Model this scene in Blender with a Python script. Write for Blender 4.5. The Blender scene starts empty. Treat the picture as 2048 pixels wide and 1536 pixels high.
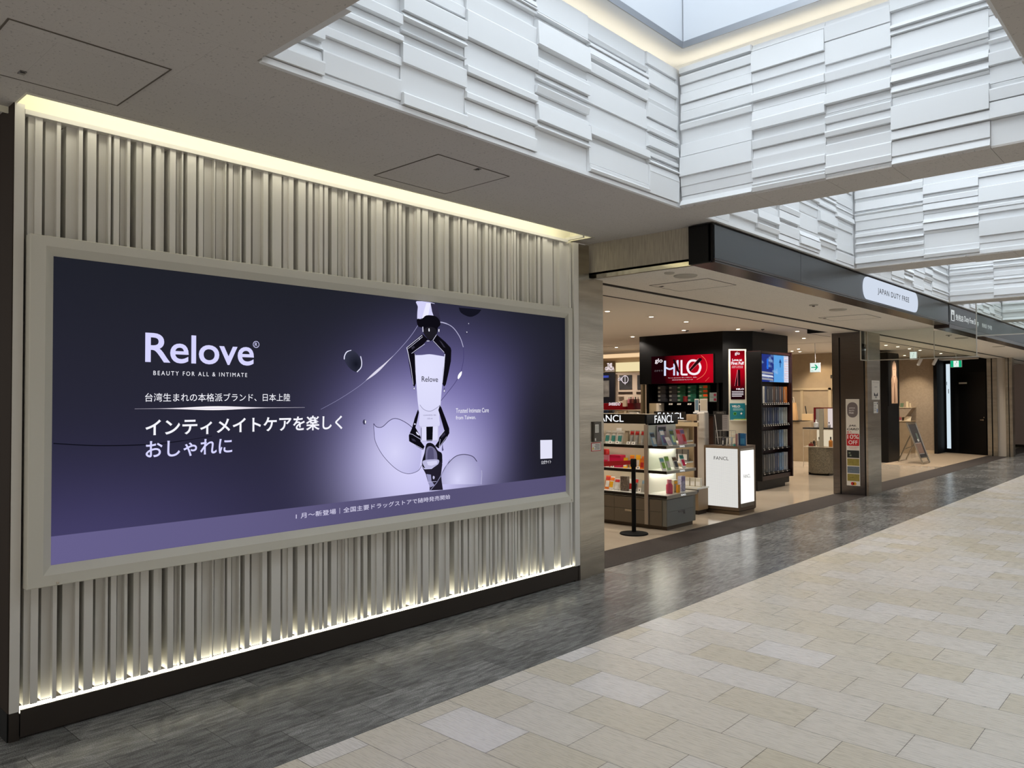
import bpy, bmesh, math, random
import numpy as np
from mathutils import Vector, Matrix

# ------------------------------------------------------------------ camera, world, exposure
scene = bpy.context.scene
col = scene.collection
CF, CYAW, CPIT, CROL, CH = 1541.28, 0.744254, 0.0210038, -0.003683, 1.6
def cam_axes():
    cy, sy, cp, sp = math.cos(CYAW), math.sin(CYAW), math.cos(CPIT), math.sin(CPIT)
    fw = Vector((-sy*cp, cy*cp, sp)); rt = Vector((cy, sy, 0)); up = rt.cross(fw)
    c, s = math.cos(CROL), math.sin(CROL)
    return c*rt+s*up, c*up-s*rt, fw
RT, UP, FW = cam_axes()
cd = bpy.data.cameras.new('camera'); cam = bpy.data.objects.new('camera', cd); col.objects.link(cam)
cd.sensor_fit = 'HORIZONTAL'; cd.sensor_width = 36.0; cd.lens = CF/2048*36.0
cd.clip_start = 0.05; cd.clip_end = 200
m = Matrix.Identity(4)
for i in range(3):
    m[i][0], m[i][1], m[i][2] = RT[i], UP[i], -FW[i]
m[2][3] = CH
cam.matrix_world = m
scene.camera = cam
vs = scene.view_settings
vs.view_transform = 'Standard'; vs.look = 'None'; vs.gamma = 1.0; vs.exposure = 0.0
vs.use_curve_mapping = False
w = bpy.data.worlds.new('world'); scene.world = w; w.use_nodes = True
w.node_tree.nodes['Background'].inputs[0].default_value = (1.0, .965, .915, 1)
w.node_tree.nodes['Background'].inputs[1].default_value = 1.08
SKY_PANEL = 4.0        # radiance of the diffusing glass over each light well

def hit(px, py, ax, val):
    """point of a real surface (plane ax = val) seen at a pixel of the 2048x1536 photograph"""
    d = RT*((px-1024)/CF) - UP*((py-768)/CF) + FW
    k = 'xyz'.index(ax); o = (0, 0, CH)
    t = (val-o[k])/d[k]
    return Vector((d[0]*t, d[1]*t, CH+d[2]*t))

# ------------------------------------------------------------------ materials
def lin(c):
    return tuple((v/12.92 if v <= .04045 else ((v+.055)/1.055)**2.4) for v in c)
def rgb(*c):
    return lin(tuple(v/255 for v in c))
MATS = {}
def mat(name, color=(.5, .5, .5), rough=.5, metal=0., emit=None, es=1., noise=None, bump=None, trans=0., alpha=1., spec=.5, coat=0., stretch=None):
    if name in MATS: return MATS[name]
    m = bpy.data.materials.new(name); m.use_nodes = True; MATS[name] = m
    nt = m.node_tree; b = nt.nodes['Principled BSDF']
    b.inputs['Base Color'].default_value = (*color, 1)
    b.inputs['Roughness'].default_value = rough
    b.inputs['Metallic'].default_value = metal
    b.inputs['Specular IOR Level'].default_value = spec
    b.inputs['Transmission Weight'].default_value = trans
    b.inputs['Alpha'].default_value = alpha
    b.inputs['Coat Weight'].default_value = coat
    if emit is not None:
        b.inputs['Emission Color'].default_value = (*emit, 1)
        b.inputs['Emission Strength'].default_value = es
    tc = nt.nodes.new('ShaderNodeTexCoord'); mp = nt.nodes.new('ShaderNodeMapping')
    nt.links.new(tc.outputs['Object'], mp.inputs[0])
    if stretch: mp.inputs['Scale'].default_value = stretch
    if noise:   # (scale, amount)
        n = nt.nodes.new('ShaderNodeTexNoise'); n.inputs['Scale'].default_value = noise[0]; n.inputs['Detail'].default_value = 5
        nt.links.new(mp.outputs[0], n.inputs['Vector'])
        mx = nt.nodes.new('ShaderNodeMixRGB'); mx.blend_type = 'MULTIPLY'; mx.inputs['Fac'].default_value = 1
        mx.inputs['Color1'].default_value = (*color, 1)
        mr = nt.nodes.new('ShaderNodeMapRange'); mr.inputs[1].default_value = .3; mr.inputs[2].default_value = .7
        mr.inputs[3].default_value = 1-noise[1]; mr.inputs[4].default_value = 1+noise[1]*.4
        nt.links.new(n.outputs['Fac'], mr.inputs[0]); nt.links.new(mr.outputs[0], mx.inputs['Color2'])
        nt.links.new(mx.outputs[0], b.inputs['Base Color'])
    if bump:    # (scale, strength, distance)
        n = nt.nodes.new('ShaderNodeTexNoise'); n.inputs['Scale'].default_value = bump[0]; n.inputs['Detail'].default_value = 6
        nt.links.new(mp.outputs[0], n.inputs['Vector'])
        bp = nt.nodes.new('ShaderNodeBump'); bp.inputs['Strength'].default_value = bump[1]; bp.inputs['Distance'].default_value = bump[2]
        nt.links.new(n.outputs['Fac'], bp.inputs['Height']); nt.links.new(bp.outputs[0], b.inputs['Normal'])
    return m
def glow(name, c, s=1.):
    """something backlit or giving off light"""
    if name in MATS: return MATS[name]
    m = bpy.data.materials.new(name); m.use_nodes = True; MATS[name] = m
    nt = m.node_tree; nt.nodes.clear()
    e = nt.nodes.new('ShaderNodeEmission'); e.inputs[0].default_value = (*c, 1); e.inputs[1].default_value = s
    o = nt.nodes.new('ShaderNodeOutputMaterial'); nt.links.new(e.outputs[0], o.inputs[0])
    return m

def nodes(name):
    m = bpy.data.materials.new(name); m.use_nodes = True; MATS[name] = m
    return m, m.node_tree, m.node_tree.nodes['Principled BSDF']
def N(nt, t, **kw):
    n = nt.nodes.new(t)
    for k, v in kw.items():
        if k in n.inputs: n.inputs[k].default_value = v
        else: setattr(n, k, v)
    return n

# ------------------------------------------------------------------ geometry helpers
class MB:
    def __init__(s): s.v, s.f, s.mi = [], [], []
    def add(s, vs, fs, mi=0):
        o = len(s.v); s.v += [tuple(v) for v in vs]
        for f in fs: s.f.append(tuple(o+i for i in f)); s.mi.append(mi)
        return s
    def box(s, x0, x1, y0, y1, z0, z1, mi=0):
        x0, x1 = sorted((x0, x1)); y0, y1 = sorted((y0, y1)); z0, z1 = sorted((z0, z1))
        v = [(x, y, z) for x in (x0, x1) for y in (y0, y1) for z in (z0, z1)]
        return s.add(v, [(0,1,3,2), (4,6,7,5), (0,4,5,1), (2,3,7,6), (0,2,6,4), (1,5,7,3)], mi)
    def poly_extrude(s, pts, off, mi=0):
        """closed polygon of 3D points extruded by vector off"""
        n = len(pts); off = Vector(off)
        v = [tuple(p) for p in pts]+[tuple(Vector(p)+off) for p in pts]
        f = [tuple(range(n))[::-1], tuple(range(n, 2*n))]+[(i, (i+1) % n, n+(i+1) % n, n+i) for i in range(n)]
        return s.add(v, f, mi)
    def ring(s, c, ax, prof, n=24, mi=0, sx=1., sy=1.):
        """lathe: prof = [(r, h)...] about axis ax through c"""
        c = Vector(c); k = 'xyz'.index(ax); a, b = [(1, 2), (0, 2), (0, 1)][k]
        v = []
        for r, h in prof:
            for i in range(n):
                t = 2*math.pi*i/n; p = [0, 0, 0]; p[a] = r*math.cos(t)*sx; p[b] = r*math.sin(t)*sy; p[k] = h
                v.append(tuple(c+Vector(p)))
        f = []
        for j in range(len(prof)-1):
            for i in range(n):
                f.append((j*n+i, j*n+(i+1) % n, (j+1)*n+(i+1) % n, (j+1)*n+i))
        f.append(tuple(range(n))[::-1]); f.append(tuple(range((len(prof)-1)*n, len(prof)*n)))
        return s.add(v, f, mi)
    def bar(s, p, q, w, d=None, mi=0, n=4):
        """straight bar / rod from p to q"""
        p, q = Vector(p), Vector(q); t = (q-p).normalized(); d = d or w
        a = t.cross(Vector((0, 0, 1)));
        if a.length < 1e-3: a = Vector((1, 0, 0))
        a.normalize(); b = t.cross(a)
        v = []
        for o in (p, q):
            for i in range(n):
                an = 2*math.pi*(i+.5)/n; k = math.sqrt(2) if n == 4 else 1
                v.append(tuple(o+a*(math.cos(an)*w/2*k)+b*(math.sin(an)*d/2*k)))
        f = [tuple(range(n))[::-1], tuple(range(n, 2*n))]+[(i, (i+1) % n, n+(i+1) % n, n+i) for i in range(n)]
        return s.add(v, f, mi)
    def tube(s, pts, r, n=8, mi=0):
        for a, b in zip(pts[:-1], pts[1:]): s.bar(a, b, 2*r, None, mi, n)
        return s
    def build(s, name, mats, parent=None, bevel=0, smooth=False, kind=None):
        me = bpy.data.meshes.new(name); me.from_pydata(s.v, [], s.f)
        mats = mats if isinstance(mats, (list, tuple)) else [mats]
        for m in mats: me.materials.append(m)
        me.polygons.foreach_set('material_index', s.mi)
        bm = bmesh.new(); bm.from_mesh(me); bmesh.ops.recalc_face_normals(bm, faces=bm.faces)
        if smooth:
            for f in bm.faces: f.smooth = True
        bm.to_mesh(me); bm.free()
        if smooth:
            try: me.set_sharp_from_angle(angle=math.radians(40))
            except Exception: pass
        o = bpy.data.objects.new(name, me); col.objects.link(o)
        if parent is not None:
            o.parent = parent; o.matrix_parent_inverse = parent.matrix_basis.inverted()
        if bevel:
            b = o.modifiers.new('bevel', 'BEVEL'); b.width = bevel; b.segments = 2; b.limit_method = 'ANGLE'
        if kind: o['kind'] = kind
        return o
def struct(name, mb, mats, **k): return mb.build(name, mats, kind='structure', **k)
def tag(o, label, cat, group=None):
    o['label'] = label; o['category'] = cat
    if group: o['group'] = group
    return o
def thing(name, label, cat, loc=(0, 0, 0), group=None):
    o = bpy.data.objects.new(name, None); col.objects.link(o); o.location = loc
    o.empty_display_size = .05
    return tag(o, label, cat, group)
def dup(root, delta=(0, 0, 0), label=None, group=None):
    r = root.copy(); col.objects.link(r); r.location = Vector(root.location)+Vector(delta)
    if label: r['label'] = label
    if group: r['group'] = group
    for ch in list(root.children):
        c = ch.copy(); col.objects.link(c); c.parent = r; c.matrix_parent_inverse = ch.matrix_parent_inverse.copy()
        for g in ch.children:
            d = g.copy(); col.objects.link(d); d.parent = c; d.matrix_parent_inverse = g.matrix_parent_inverse.copy()
    return r

def plane_x(x, s=1): return (Vector((x, 0, 0)), Vector((0, s, 0)), Vector((0, 0, 1)), Vector((s, 0, 0)))
def plane_y(y): return (Vector((0, y, 0)), Vector((1, 0, 0)), Vector((0, 0, 1)), Vector((0, -1, 0)))
_texts = {}
def text_shape(body, bold=0., space=1., ext=0.):
    k = (body, bold, space, ext)
    if k in _texts: return _texts[k]
    cu = bpy.data.curves.new('t', 'FONT'); cu.body = body; cu.size = 1; cu.offset = bold; cu.space_character = space
    cu.resolution_u = 5; cu.extrude = 0; cu.fill_mode = 'FRONT'
    o = bpy.data.objects.new('t', cu); col.objects.link(o)
    dg = bpy.context.evaluated_depsgraph_get(); me = bpy.data.meshes.new_from_object(o.evaluated_get(dg))
    v = [tuple(x.co) for x in me.vertices]; f = [tuple(p.vertices) for p in me.polygons]
    bpy.data.objects.remove(o); bpy.data.curves.remove(cu); bpy.data.meshes.remove(me)
    _texts[k] = (v, f); return v, f
def text(body, pl, u0, u1, v0, v1, m, name='lettering', parent=None, w=.001, bold=0., space=1., keep=None, slant=0., mb=None, mi=0):
    """lettering on plane pl, its outline filling u0..u1 by v0..v1"""
    v, f = text_shape(body, bold, space)
    if not v: return None
    x0 = min(p[0] for p in v); x1 = max(p[0] for p in v); y0 = min(p[1] for p in v); y1 = max(p[1] for p in v)
    O, U, V, Nn = pl
    out = []
    for p in v:
        b = (p[1]-y0)/(y1-y0); a = u0+(u1-u0)*(p[0]-x0)/(x1-x0)+slant*b*(v1-v0)
        out.append(O+U*a+V*(v0+(v1-v0)*b)+Nn*w)
    if mb is not None: mb.add(out, f, mi); return mb
    return MB().add(out, f).build(name, m, parent)
def uv_plane(pl, u0, u1, v0, v1, name, m, parent=None, w=0.):
    O, U, V, Nn = pl
    pts = [O+U*a+V*b+Nn*w for a, b in ((u0, v0), (u1, v0), (u1, v1), (u0, v1))]
    o = MB().add(pts, [(0, 1, 2, 3)]).build(name, m, parent)
    uv = o.data.uv_layers.new(name='UVMap')
    for li, l in enumerate(o.data.loops):
        p = o.data.vertices[l.vertex_index].co
        uv.data[li].uv = (((p-O).dot(U)-u0)/(u1-u0), ((p-O).dot(V)-v0)/(v1-v0))
    return o
# ------------------------------------------------------------------ floor materials
def cream_tiles():
    m, nt, b = nodes('cream_stone_tiles')
    tc = N(nt, 'ShaderNodeTexCoord'); mp = N(nt, 'ShaderNodeMapping'); nt.links.new(tc.outputs['Object'], mp.inputs[0])
    # joints: rows start at y = 2.208 + k*.3025 ; blocks .461 long, every other row shifted by half
    mp.inputs['Location'].default_value = (2.946+.461*20, -2.208+.3025*40, 0)
    br = N(nt, 'ShaderNodeTexBrick', offset=.5, offset_frequency=2, squash=1.0, squash_frequency=2)
    br.inputs['Color1'].default_value = (*rgb(222, 211, 190), 1); br.inputs['Color2'].default_value = (*rgb(240, 233, 227), 1)
    br.inputs['Mortar'].default_value = (*rgb(92, 82, 70), 1)
    br.inputs['Scale'].default_value = 1; br.inputs['Mortar Size'].default_value = .0017; br.inputs['Mortar Smooth'].default_value = .1
    br.inputs['Bias'].default_value = .0; br.inputs['Brick Width'].default_value = .461; br.inputs['Row Height'].default_value = .3025
    nt.links.new(mp.outputs[0], br.inputs['Vector'])
    m2 = N(nt, 'ShaderNodeMapping'); m2.inputs['Scale'].default_value = (7, 80, 1); nt.links.new(tc.outputs['Object'], m2.inputs[0])
    no = N(nt, 'ShaderNodeTexNoise'); no.inputs['Scale'].default_value = 1.6; no.inputs['Detail'].default_value = 8
    nt.links.new(m2.outputs[0], no.inputs['Vector'])
    mr = N(nt, 'ShaderNodeMapRange'); mr.inputs[1].default_value = .3; mr.inputs[2].default_value = .7; mr.inputs[3].default_value = .93; mr.inputs[4].default_value = 1.03
    nt.links.new(no.outputs['Fac'], mr.inputs[0])
    mx = N(nt, 'ShaderNodeMixRGB', blend_type='MULTIPLY'); mx.inputs[0].default_value = 1
    nt.links.new(br.outputs['Color'], mx.inputs[1]); nt.links.new(mr.outputs[0], mx.inputs[2]); 
    # a few scuffs
    vo = N(nt, 'ShaderNodeTexNoise'); vo.inputs['Scale'].default_value = 9; vo.inputs['Detail'].default_value = 2; nt.links.new(tc.outputs['Object'], vo.inputs['Vector'])
    cr = N(nt, 'ShaderNodeMapRange'); cr.inputs[1].default_value = .74; cr.inputs[2].default_value = .78; cr.inputs[3].default_value = 1; cr.inputs[4].default_value = .75
    nt.links.new(vo.outputs['Fac'], cr.inputs[0])
    m3 = N(nt, 'ShaderNodeMixRGB', blend_type='MULTIPLY'); m3.inputs[0].default_value = 1
    nt.links.new(mx.outputs[0], m3.inputs[1]); nt.links.new(cr.outputs[0], m3.inputs[2])
    nt.links.new(m3.outputs[0], b.inputs['Base Color'])
    b.inputs['Roughness'].default_value = .26
    rn = N(nt, 'ShaderNodeMapRange'); rn.inputs[3].default_value = .2; rn.inputs[4].default_value = .36; nt.links.new(no.outputs['Fac'], rn.inputs[0]); nt.links.new(rn.outputs[0], b.inputs['Roughness'])
    n3 = N(nt, 'ShaderNodeTexNoise'); n3.inputs['Scale'].default_value = 14; n3.inputs['Detail'].default_value = 3; nt.links.new(tc.outputs['Object'], n3.inputs['Vector'])
    bp = N(nt, 'ShaderNodeBump'); bp.inputs['Strength'].default_value = .12; bp.inputs['Distance'].default_value = .003
    nt.links.new(n3.outputs['Fac'], bp.inputs['Height']); nt.links.new(bp.outputs[0], b.inputs['Normal'])
    return m
def dark_tiles():
    m, nt, b = nodes('dark_granite_tiles')
    tc = N(nt, 'ShaderNodeTexCoord'); mp = N(nt, 'ShaderNodeMapping'); nt.links.new(tc.outputs['Object'], mp.inputs[0])
    mp.inputs['Rotation'].default_value = (0, 0, -math.pi/2)     # texture x = -y... rows run along the wall
    mp.inputs['Location'].default_value = (0.461*60-.004+.235, -3.075+.307*20+.002, 0)
    sx = N(nt, 'ShaderNodeSeparateXYZ'); nt.links.new(tc.outputs['Object'], sx.inputs[0])
    cx = N(nt, 'ShaderNodeCombineXYZ')
    ay = N(nt, 'ShaderNodeMath', operation='ADD'); ay.inputs[1].default_value = .461*20-2.009+.0; nt.links.new(sx.outputs[1], ay.inputs[0])
    ax = N(nt, 'ShaderNodeMath', operation='ADD'); ax.inputs[1].default_value = 3.075+.3065*20; nt.links.new(sx.outputs[0], ax.inputs[0])
    nt.links.new(ay.outputs[0], cx.inputs[0]); nt.links.new(ax.outputs[0], cx.inputs[1])
    br = N(nt, 'ShaderNodeTexBrick', offset=.5, offset_frequency=2, squash=1.0, squash_frequency=2)
    br.inputs['Color1'].default_value = (*rgb(102, 102, 100), 1); br.inputs['Color2'].default_value = (*rgb(134, 133, 130), 1)
    br.inputs['Mortar'].default_value = (*rgb(35, 34, 33), 1)
    br.inputs['Scale'].default_value = 1; br.inputs['Mortar Size'].default_value = .0012; br.inputs['Mortar Smooth'].default_value = .1
    br.inputs['Brick Width'].default_value = .461; br.inputs['Row Height'].default_value = .3065
    nt.links.new(cx.outputs[0], br.inputs['Vector'])
    m2 = N(nt, 'ShaderNodeMapping'); m2.inputs['Scale'].default_value = (38, 7, 1); m2.inputs['Rotation'].default_value = (0, 0, .12); nt.links.new(tc.outputs['Object'], m2.inputs[0])
    no = N(nt, 'ShaderNodeTexNoise'); no.inputs['Scale'].default_value = 1; no.inputs['Detail'].default_value = 9; no.inputs['Distortion'].default_value = .8
    nt.links.new(m2.outputs[0], no.inputs['Vector'])
    mr = N(nt, 'ShaderNodeMapRange'); mr.inputs[1].default_value = .35; mr.inputs[2].default_value = .68; mr.inputs[3].default_value = .62; mr.inputs[4].default_value = 1.5
    nt.links.new(no.outputs['Fac'], mr.inputs[0])
    g = N(nt, 'ShaderNodeTexNoise'); g.inputs['Scale'].default_value = 190; g.inputs['Detail'].default_value = 4; nt.links.new(tc.outputs['Object'], g.inputs['Vector'])
    gr = N(nt, 'ShaderNodeMapRange'); gr.inputs[1].default_value = .3; gr.inputs[2].default_value = .7; gr.inputs[3].default_value = .5; gr.inputs[4].default_value = 1.6; nt.links.new(g.outputs['Fac'], gr.inputs[0])
    mu = N(nt, 'ShaderNodeMath', operation='MULTIPLY'); nt.links.new(mr.outputs[0], mu.inputs[0]); nt.links.new(gr.outputs[0], mu.inputs[1])
    mx = N(nt, 'ShaderNodeMixRGB', blend_type='MULTIPLY'); mx.inputs[0].default_value = 1
    nt.links.new(br.outputs['Color'], mx.inputs[1]); nt.links.new(mu.outputs[0], mx.inputs[2])
    nt.links.new(mx.outputs[0], b.inputs['Base Color'])
    b.inputs['Roughness'].default_value = .22; b.inputs['Specular IOR Level'].default_value = .3
    n3 = N(nt, 'ShaderNodeTexNoise'); n3.inputs['Scale'].default_value = 16; n3.inputs['Detail'].default_value = 4; nt.links.new(tc.outputs['Object'], n3.inputs['Vector'])
    bp = N(nt, 'ShaderNodeBump'); bp.inputs['Strength'].default_value = .25; bp.inputs['Distance'].default_value = .004
    nt.links.new(n3.outputs['Fac'], bp.inputs['Height']); nt.links.new(bp.outputs[0], b.inputs['Normal'])
    return m
def ceil_board(name, c):
    m, nt, b = nodes(name)
    tc = N(nt, 'ShaderNodeTexCoord')
    br = N(nt, 'ShaderNodeTexBrick', offset=.5, offset_frequency=2); br.inputs['Scale'].default_value = 1
    br.inputs['Color1'].default_value = (*c, 1); br.inputs['Color2'].default_value = (*[v*1.03 for v in c], 1); br.inputs['Mortar'].default_value = (*[v*.8 for v in c], 1)
    br.inputs['Mortar Size'].default_value = .001; br.inputs['Brick Width'].default_value = .91; br.inputs['Row Height'].default_value = .455
    mp = N(nt, 'ShaderNodeMapping'); mp.inputs['Location'].default_value = (.1, 5.2, 0); mp.inputs['Rotation'].default_value = (0, 0, math.pi/2)
    nt.links.new(tc.outputs['Object'], mp.inputs[0]); nt.links.new(mp.outputs[0], br.inputs['Vector'])
    vo = N(nt, 'ShaderNodeTexNoise'); vo.inputs['Scale'].default_value = 75; vo.inputs['Detail'].default_value = 3; nt.links.new(tc.outputs['Object'], vo.inputs['Vector'])
    mr = N(nt, 'ShaderNodeMapRange'); mr.inputs[1].default_value = .62; mr.inputs[2].default_value = .68; mr.inputs[3].default_value = 1; mr.inputs[4].default_value = .7
    nt.links.new(vo.outputs['Fac'], mr.inputs[0])
    mx = N(nt, 'ShaderNodeMixRGB', blend_type='MULTIPLY'); mx.inputs[0].default_value = 1
    nt.links.new(br.outputs['Color'], mx.inputs[1]); nt.links.new(mr.outputs[0], mx.inputs[2]); nt.links.new(mx.outputs[0], b.inputs['Base Color'])
    b.inputs['Roughness'].default_value = .9
    bp = N(nt, 'ShaderNodeBump'); bp.inputs['Strength'].default_value = .4; bp.inputs['Distance'].default_value = .002
    nt.links.new(vo.outputs['Fac'], bp.inputs['Height']); nt.links.new(bp.outputs[0], b.inputs['Normal'])
    return m
M_cream, M_dark = cream_tiles(), dark_tiles()
M_ceil = ceil_board('pitted_ceiling_board', rgb(196, 191, 186))
M_soffit = ceil_board('soffit_board', rgb(228, 221, 210))
M_mat = mat('brown_threshold_mat', rgb(60, 50, 44), .85, noise=(60, .25))
M_shopfloor = mat('polished_beige_floor', rgb(216, 200, 178), .09, noise=(1.3, .08))
M_shopceil = mat('shop_ceiling_paint', rgb(220, 213, 205), .85)
M_carpet = mat('beige_carpet', rgb(176, 156, 130), .95, noise=(90, .3))
M_white = mat('white_relief_panel', rgb(229, 230, 231), .55)
M_slat = mat('cream_painted_slat', rgb(216, 213, 205), .5)
M_cream_trim = mat('cream_frame_paint', rgb(206, 203, 190), .45)
M_steel = mat('brushed_steel', rgb(186, 179, 166), .27, 1., bump=(5, .035, .02), stretch=(1, 1, 14), noise=(1.1, .22))
M_steel_dark = mat('dark_brushed_steel', rgb(112, 110, 112), .22, 1., bump=(3, .03, .02), stretch=(1, 1, 14))
M_plinth = mat('bronze_plinth', rgb(62, 56, 51), .35, .6)
M_black = mat('black_lacquer', rgb(7, 6, 6), .4, spec=.22)
M_black2 = mat('matt_black', rgb(8, 8, 8), .7, spec=.2)
M_grey = mat('grey_fascia_metal', rgb(72, 74, 75), .3, .55)
M_brownlip = mat('dark_brown_lip', rgb(46, 35, 32), .25)
M_led = glow('cove_led', (1.0, .97, .84), 6.5); M_ledf = glow('foot_led', (1.0, .96, .76), 8)
M_ledw = glow('cove_led_warm', (1.0, .86, .62), 5)

# ------------------------------------------------------------------ floor
XW = -4.21      # slatted wall line
struct('floor', MB().box(-3.07, 9, -6, 60, -.1, 0), M_cream)
struct('floor_border', MB().box(-4.33, -3.07, -6, 60, -.1, 0).box(-12, -4.33, -6, 1.2, -.1, 0), M_dark)
struct('floor_threshold', MB().box(-4.83, -4.33, 5.66, 60, -.1, .003), M_mat)
struct('floor_shop', MB().box(-22, -4.83, 5.66, 40, -.1, 0), M_shopfloor)
struct('floor_carpet', MB().box(-6.15, -4.832, 20.1, 25.6, 0, .006), M_carpet)
# ------------------------------------------------------------------ ceiling with light wells
ZC = 3.03
VX0, VX1 = -2.95, -.60
WELLS = [(1.65, 5.04), (5.42, 8.74), (9.12, 12.7), (13.1, 16.42), (16.82, 20.1), (20.5, 23.8), (24.2, 27.5)]
cb = MB()
cb.box(-4.035, VX0-.012, -6, 5.68, ZC, ZC+.06)
cb.box(-6.5, -4.035, -6, 1.08, ZC, ZC+.06)
cb.box(-4.035, -3.0, 5.68, 5.7, ZC, ZC+.06)
cb.box(-4.3, -4.035, 5.46, 5.7, ZC, ZC+.06)
cb.box(-3.25, VX0-.012, 5.7, 60, ZC, ZC+.06)
cb.box(VX1+.012, 9, -6, 60, ZC, ZC+.06)
ys = [-6]+[v for a in WELLS for v in (a[0]-.012, a[1]+.012)]+[60]
for a, b_ in zip(ys[0::2], ys[1::2]): cb.box(VX0-.012, VX1+.012, a, b_, ZC, ZC+.06)
rb = random.Random(4)
for i_, (a, b_) in enumerate(WELLS[:-1]):
    xe = [VX0, -2.36, -1.86, -1.46, -.94, VX1]
    for x0_, x1_ in zip(xe[:-1], xe[1:]):
        cb.box(x0_+.001, x1_-.001, b_-rb.choice([.004, .02, .035]), WELLS[i_+1][0]+rb.choice([.004, .02, .035]), ZC-.012, ZC)
struct('ceiling', cb, M_ceil)
# relief-panelled sides of each light well
def relief(mb, axis, pos, sgn, cols, z0, z1, seed):
    rnd = random.Random(seed)
    for c0, c1 in zip(cols[:-1], cols[1:]):
        z = z0; last = 0
        while z < z1-.002:
            h = rnd.choice([.022, .03, .035, .04, .045, .05, .055, .06, .07, .08, .1, .15]); h = min(h, z1-z)
            if z1-(z+h) < .025: h = z1-z
            d = rnd.choice([.006, .014, .024, .034, .042])
            if abs(d-last) < .004: d = .036 if d < .02 else .008
            last = d
            tilt = rnd.choice([0, 0, .006, -.006, .01, -.004])
            da, db = max(.003, d+tilt), max(.003, d-tilt)
            # bottom edge protrudes da, top edge db, chamfered at the top
            prof = [(0, z), (da, z), ((da+db)/2 if h > .05 else db, z+h-.008), (max(.002, db-.007), z+h), (0, z+h)]
            if axis == 'x':
                pts = [(pos+sgn*p, c0+.0006, zz) for p, zz in prof]; mb.poly_extrude(pts, (0, c1-c0-.0012, 0))
            else:
                pts = [(c0+.0006, pos+sgn*p, zz) for p, zz in prof]; mb.poly_extrude(pts, (c1-c0-.0012, 0, 0))
            z += h
    return mb
XC = [-2.36, -1.86, -1.46, -.94, -.6]
ZT = 4.06
for i, (a, b_) in enumerate(WELLS):
    first = [2.40, 2.836, 3.41, 3.92, 4.61]
    base = {0: first, 1: [5.83, 6.33, 6.77, 7.23, 7.73, 8.2]}.get(i, [a+.45*k+(.05 if k % 2 else 0) for k in range(1, 7)])
    yc = [a]+([1.95] if i == 0 else [])+[v for v in base if a+.2 < v < b_-.2]+[b_-.03]
    mb = MB()
    relief(mb, 'x', VX0-.0125, 1, yc, ZC+.025, ZT, 11+i)
    relief(mb, 'x', VX1+.0125, -1, yc, ZC+.025, ZT, 31+i)
    relief(mb, 'y', b_+.0125, -1, [VX0+.03]+[v+(i % 2)*.12 if k < 4 else v for k, v in enumerate(XC)], ZC+.0, ZT, 51+i)
    relief(mb, 'y', a-.0125, 1, [VX0+.03]+XC, ZC+.02, ZT, 71+i)
    # backing, corner strip, bottom trim
    t = .02
    mb.box(VX0-.05, VX0-.03, a-.05, b_+.05, ZC+.06, ZT+.0); mb.box(VX1+.03, VX1+.05, a-.05, b_+.05, ZC+.06, ZT)
    mb.box(VX0-.05, VX1+.05, b_+.03, b_+.05, ZC+.06, ZT); mb.box(VX0-.05, VX1+.05, a-.05, a-.03, ZC+.06, ZT)
    mb.box(VX0-.03, VX0+.005, b_-.03, b_+.03, ZC+.02, ZT)
    mb.box(VX0-.012, VX0+.012, a, b_, ZC-.006, ZC+.02)
    struct('wall_skylight', mb, M_white)
    # warm lit ledge over the panels: a plaster soffit above a hidden strip lamp
    up = MB()
    w = .11; ZL = ZT+.1
    up.box(VX0-.14, VX0+w, a-.14, b_+.14, ZL, ZL+.03); up.box(VX1-w, VX1+.14, a-.14, b_+.14, ZL, ZL+.03)
    up.box(VX0+w, VX1-w, a-.14, a+w, ZL, ZL+.03); up.box(VX0+w, VX1-w, b_-w, b_+.14, ZL, ZL+.03)
    # upper shaft
    up.box(VX0+w-.01, VX0+w-.04, a+w-.04, b_-w+.04, ZL+.03, 5.4); up.box(VX1-w+.01, VX1-w+.04, a+w-.04, b_-w+.04, ZL+.03, 5.4)
    up.box(VX0+w, VX1-w, a+w-.04, a+w-.01, ZL+.03, 5.4); up.box(VX0+w, VX1-w, b_-w+.01, b_-w+.04, ZL+.03, 5.4)
    # outer closure
    up.box(VX0-.16, VX0-.14, a-.16, b_+.16, ZT-.06, ZL+.03); up.box(VX1+.14, VX1+.16, a-.16, b_+.16, ZT-.06, ZL+.03)
    up.box(VX0-.14, VX1+.14, a-.16, a-.14, ZT-.06, ZL+.03); up.box(VX0-.14, VX1+.14, b_+.14, b_+.16, ZT-.06, ZL+.03)
    up.box(VX0-.16, VX0-.03, a-.16, b_+.16, ZT-.08, ZT-.06); up.box(VX1+.03, VX1+.16, a-.16, b_+.16, ZT-.08, ZT-.06)
    up.box(VX0-.03, VX1+.03, a-.16, a-.03, ZT-.08, ZT-.06); up.box(VX0-.03, VX1+.03, b_+.03, b_+.16, ZT-.08, ZT-.06)
    struct('wall_skylight_upper', up, mat('white_shaft_plaster', rgb(204, 208, 214), .8))
    lip = MB()
    lip.box(VX0+w-.006, VX0+w+.002, a+w, b_-w, ZL-.008, ZL+.04); lip.box(VX1-w-.002, VX1-w+.006, a+w, b_-w, ZL-.008, ZL+.04)
    lip.box(VX0+w, VX1-w, a+w-.006, a+w+.002, ZL-.008, ZL+.04); lip.box(VX0+w, VX1-w, b_-w-.002, b_-w+.006, ZL-.008, ZL+.04)
    struct('trim_1', lip, mat('grey_metal_edge', rgb(150, 152, 156), .4, .8))
    led = MB()
    led.box(VX0-.12, VX0-.07, a-.05, b_+.05, ZT-.055, ZT-.035); led.box(VX1+.07, VX1+.12, a-.05, b_+.05, ZT-.055, ZT-.035)
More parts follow.
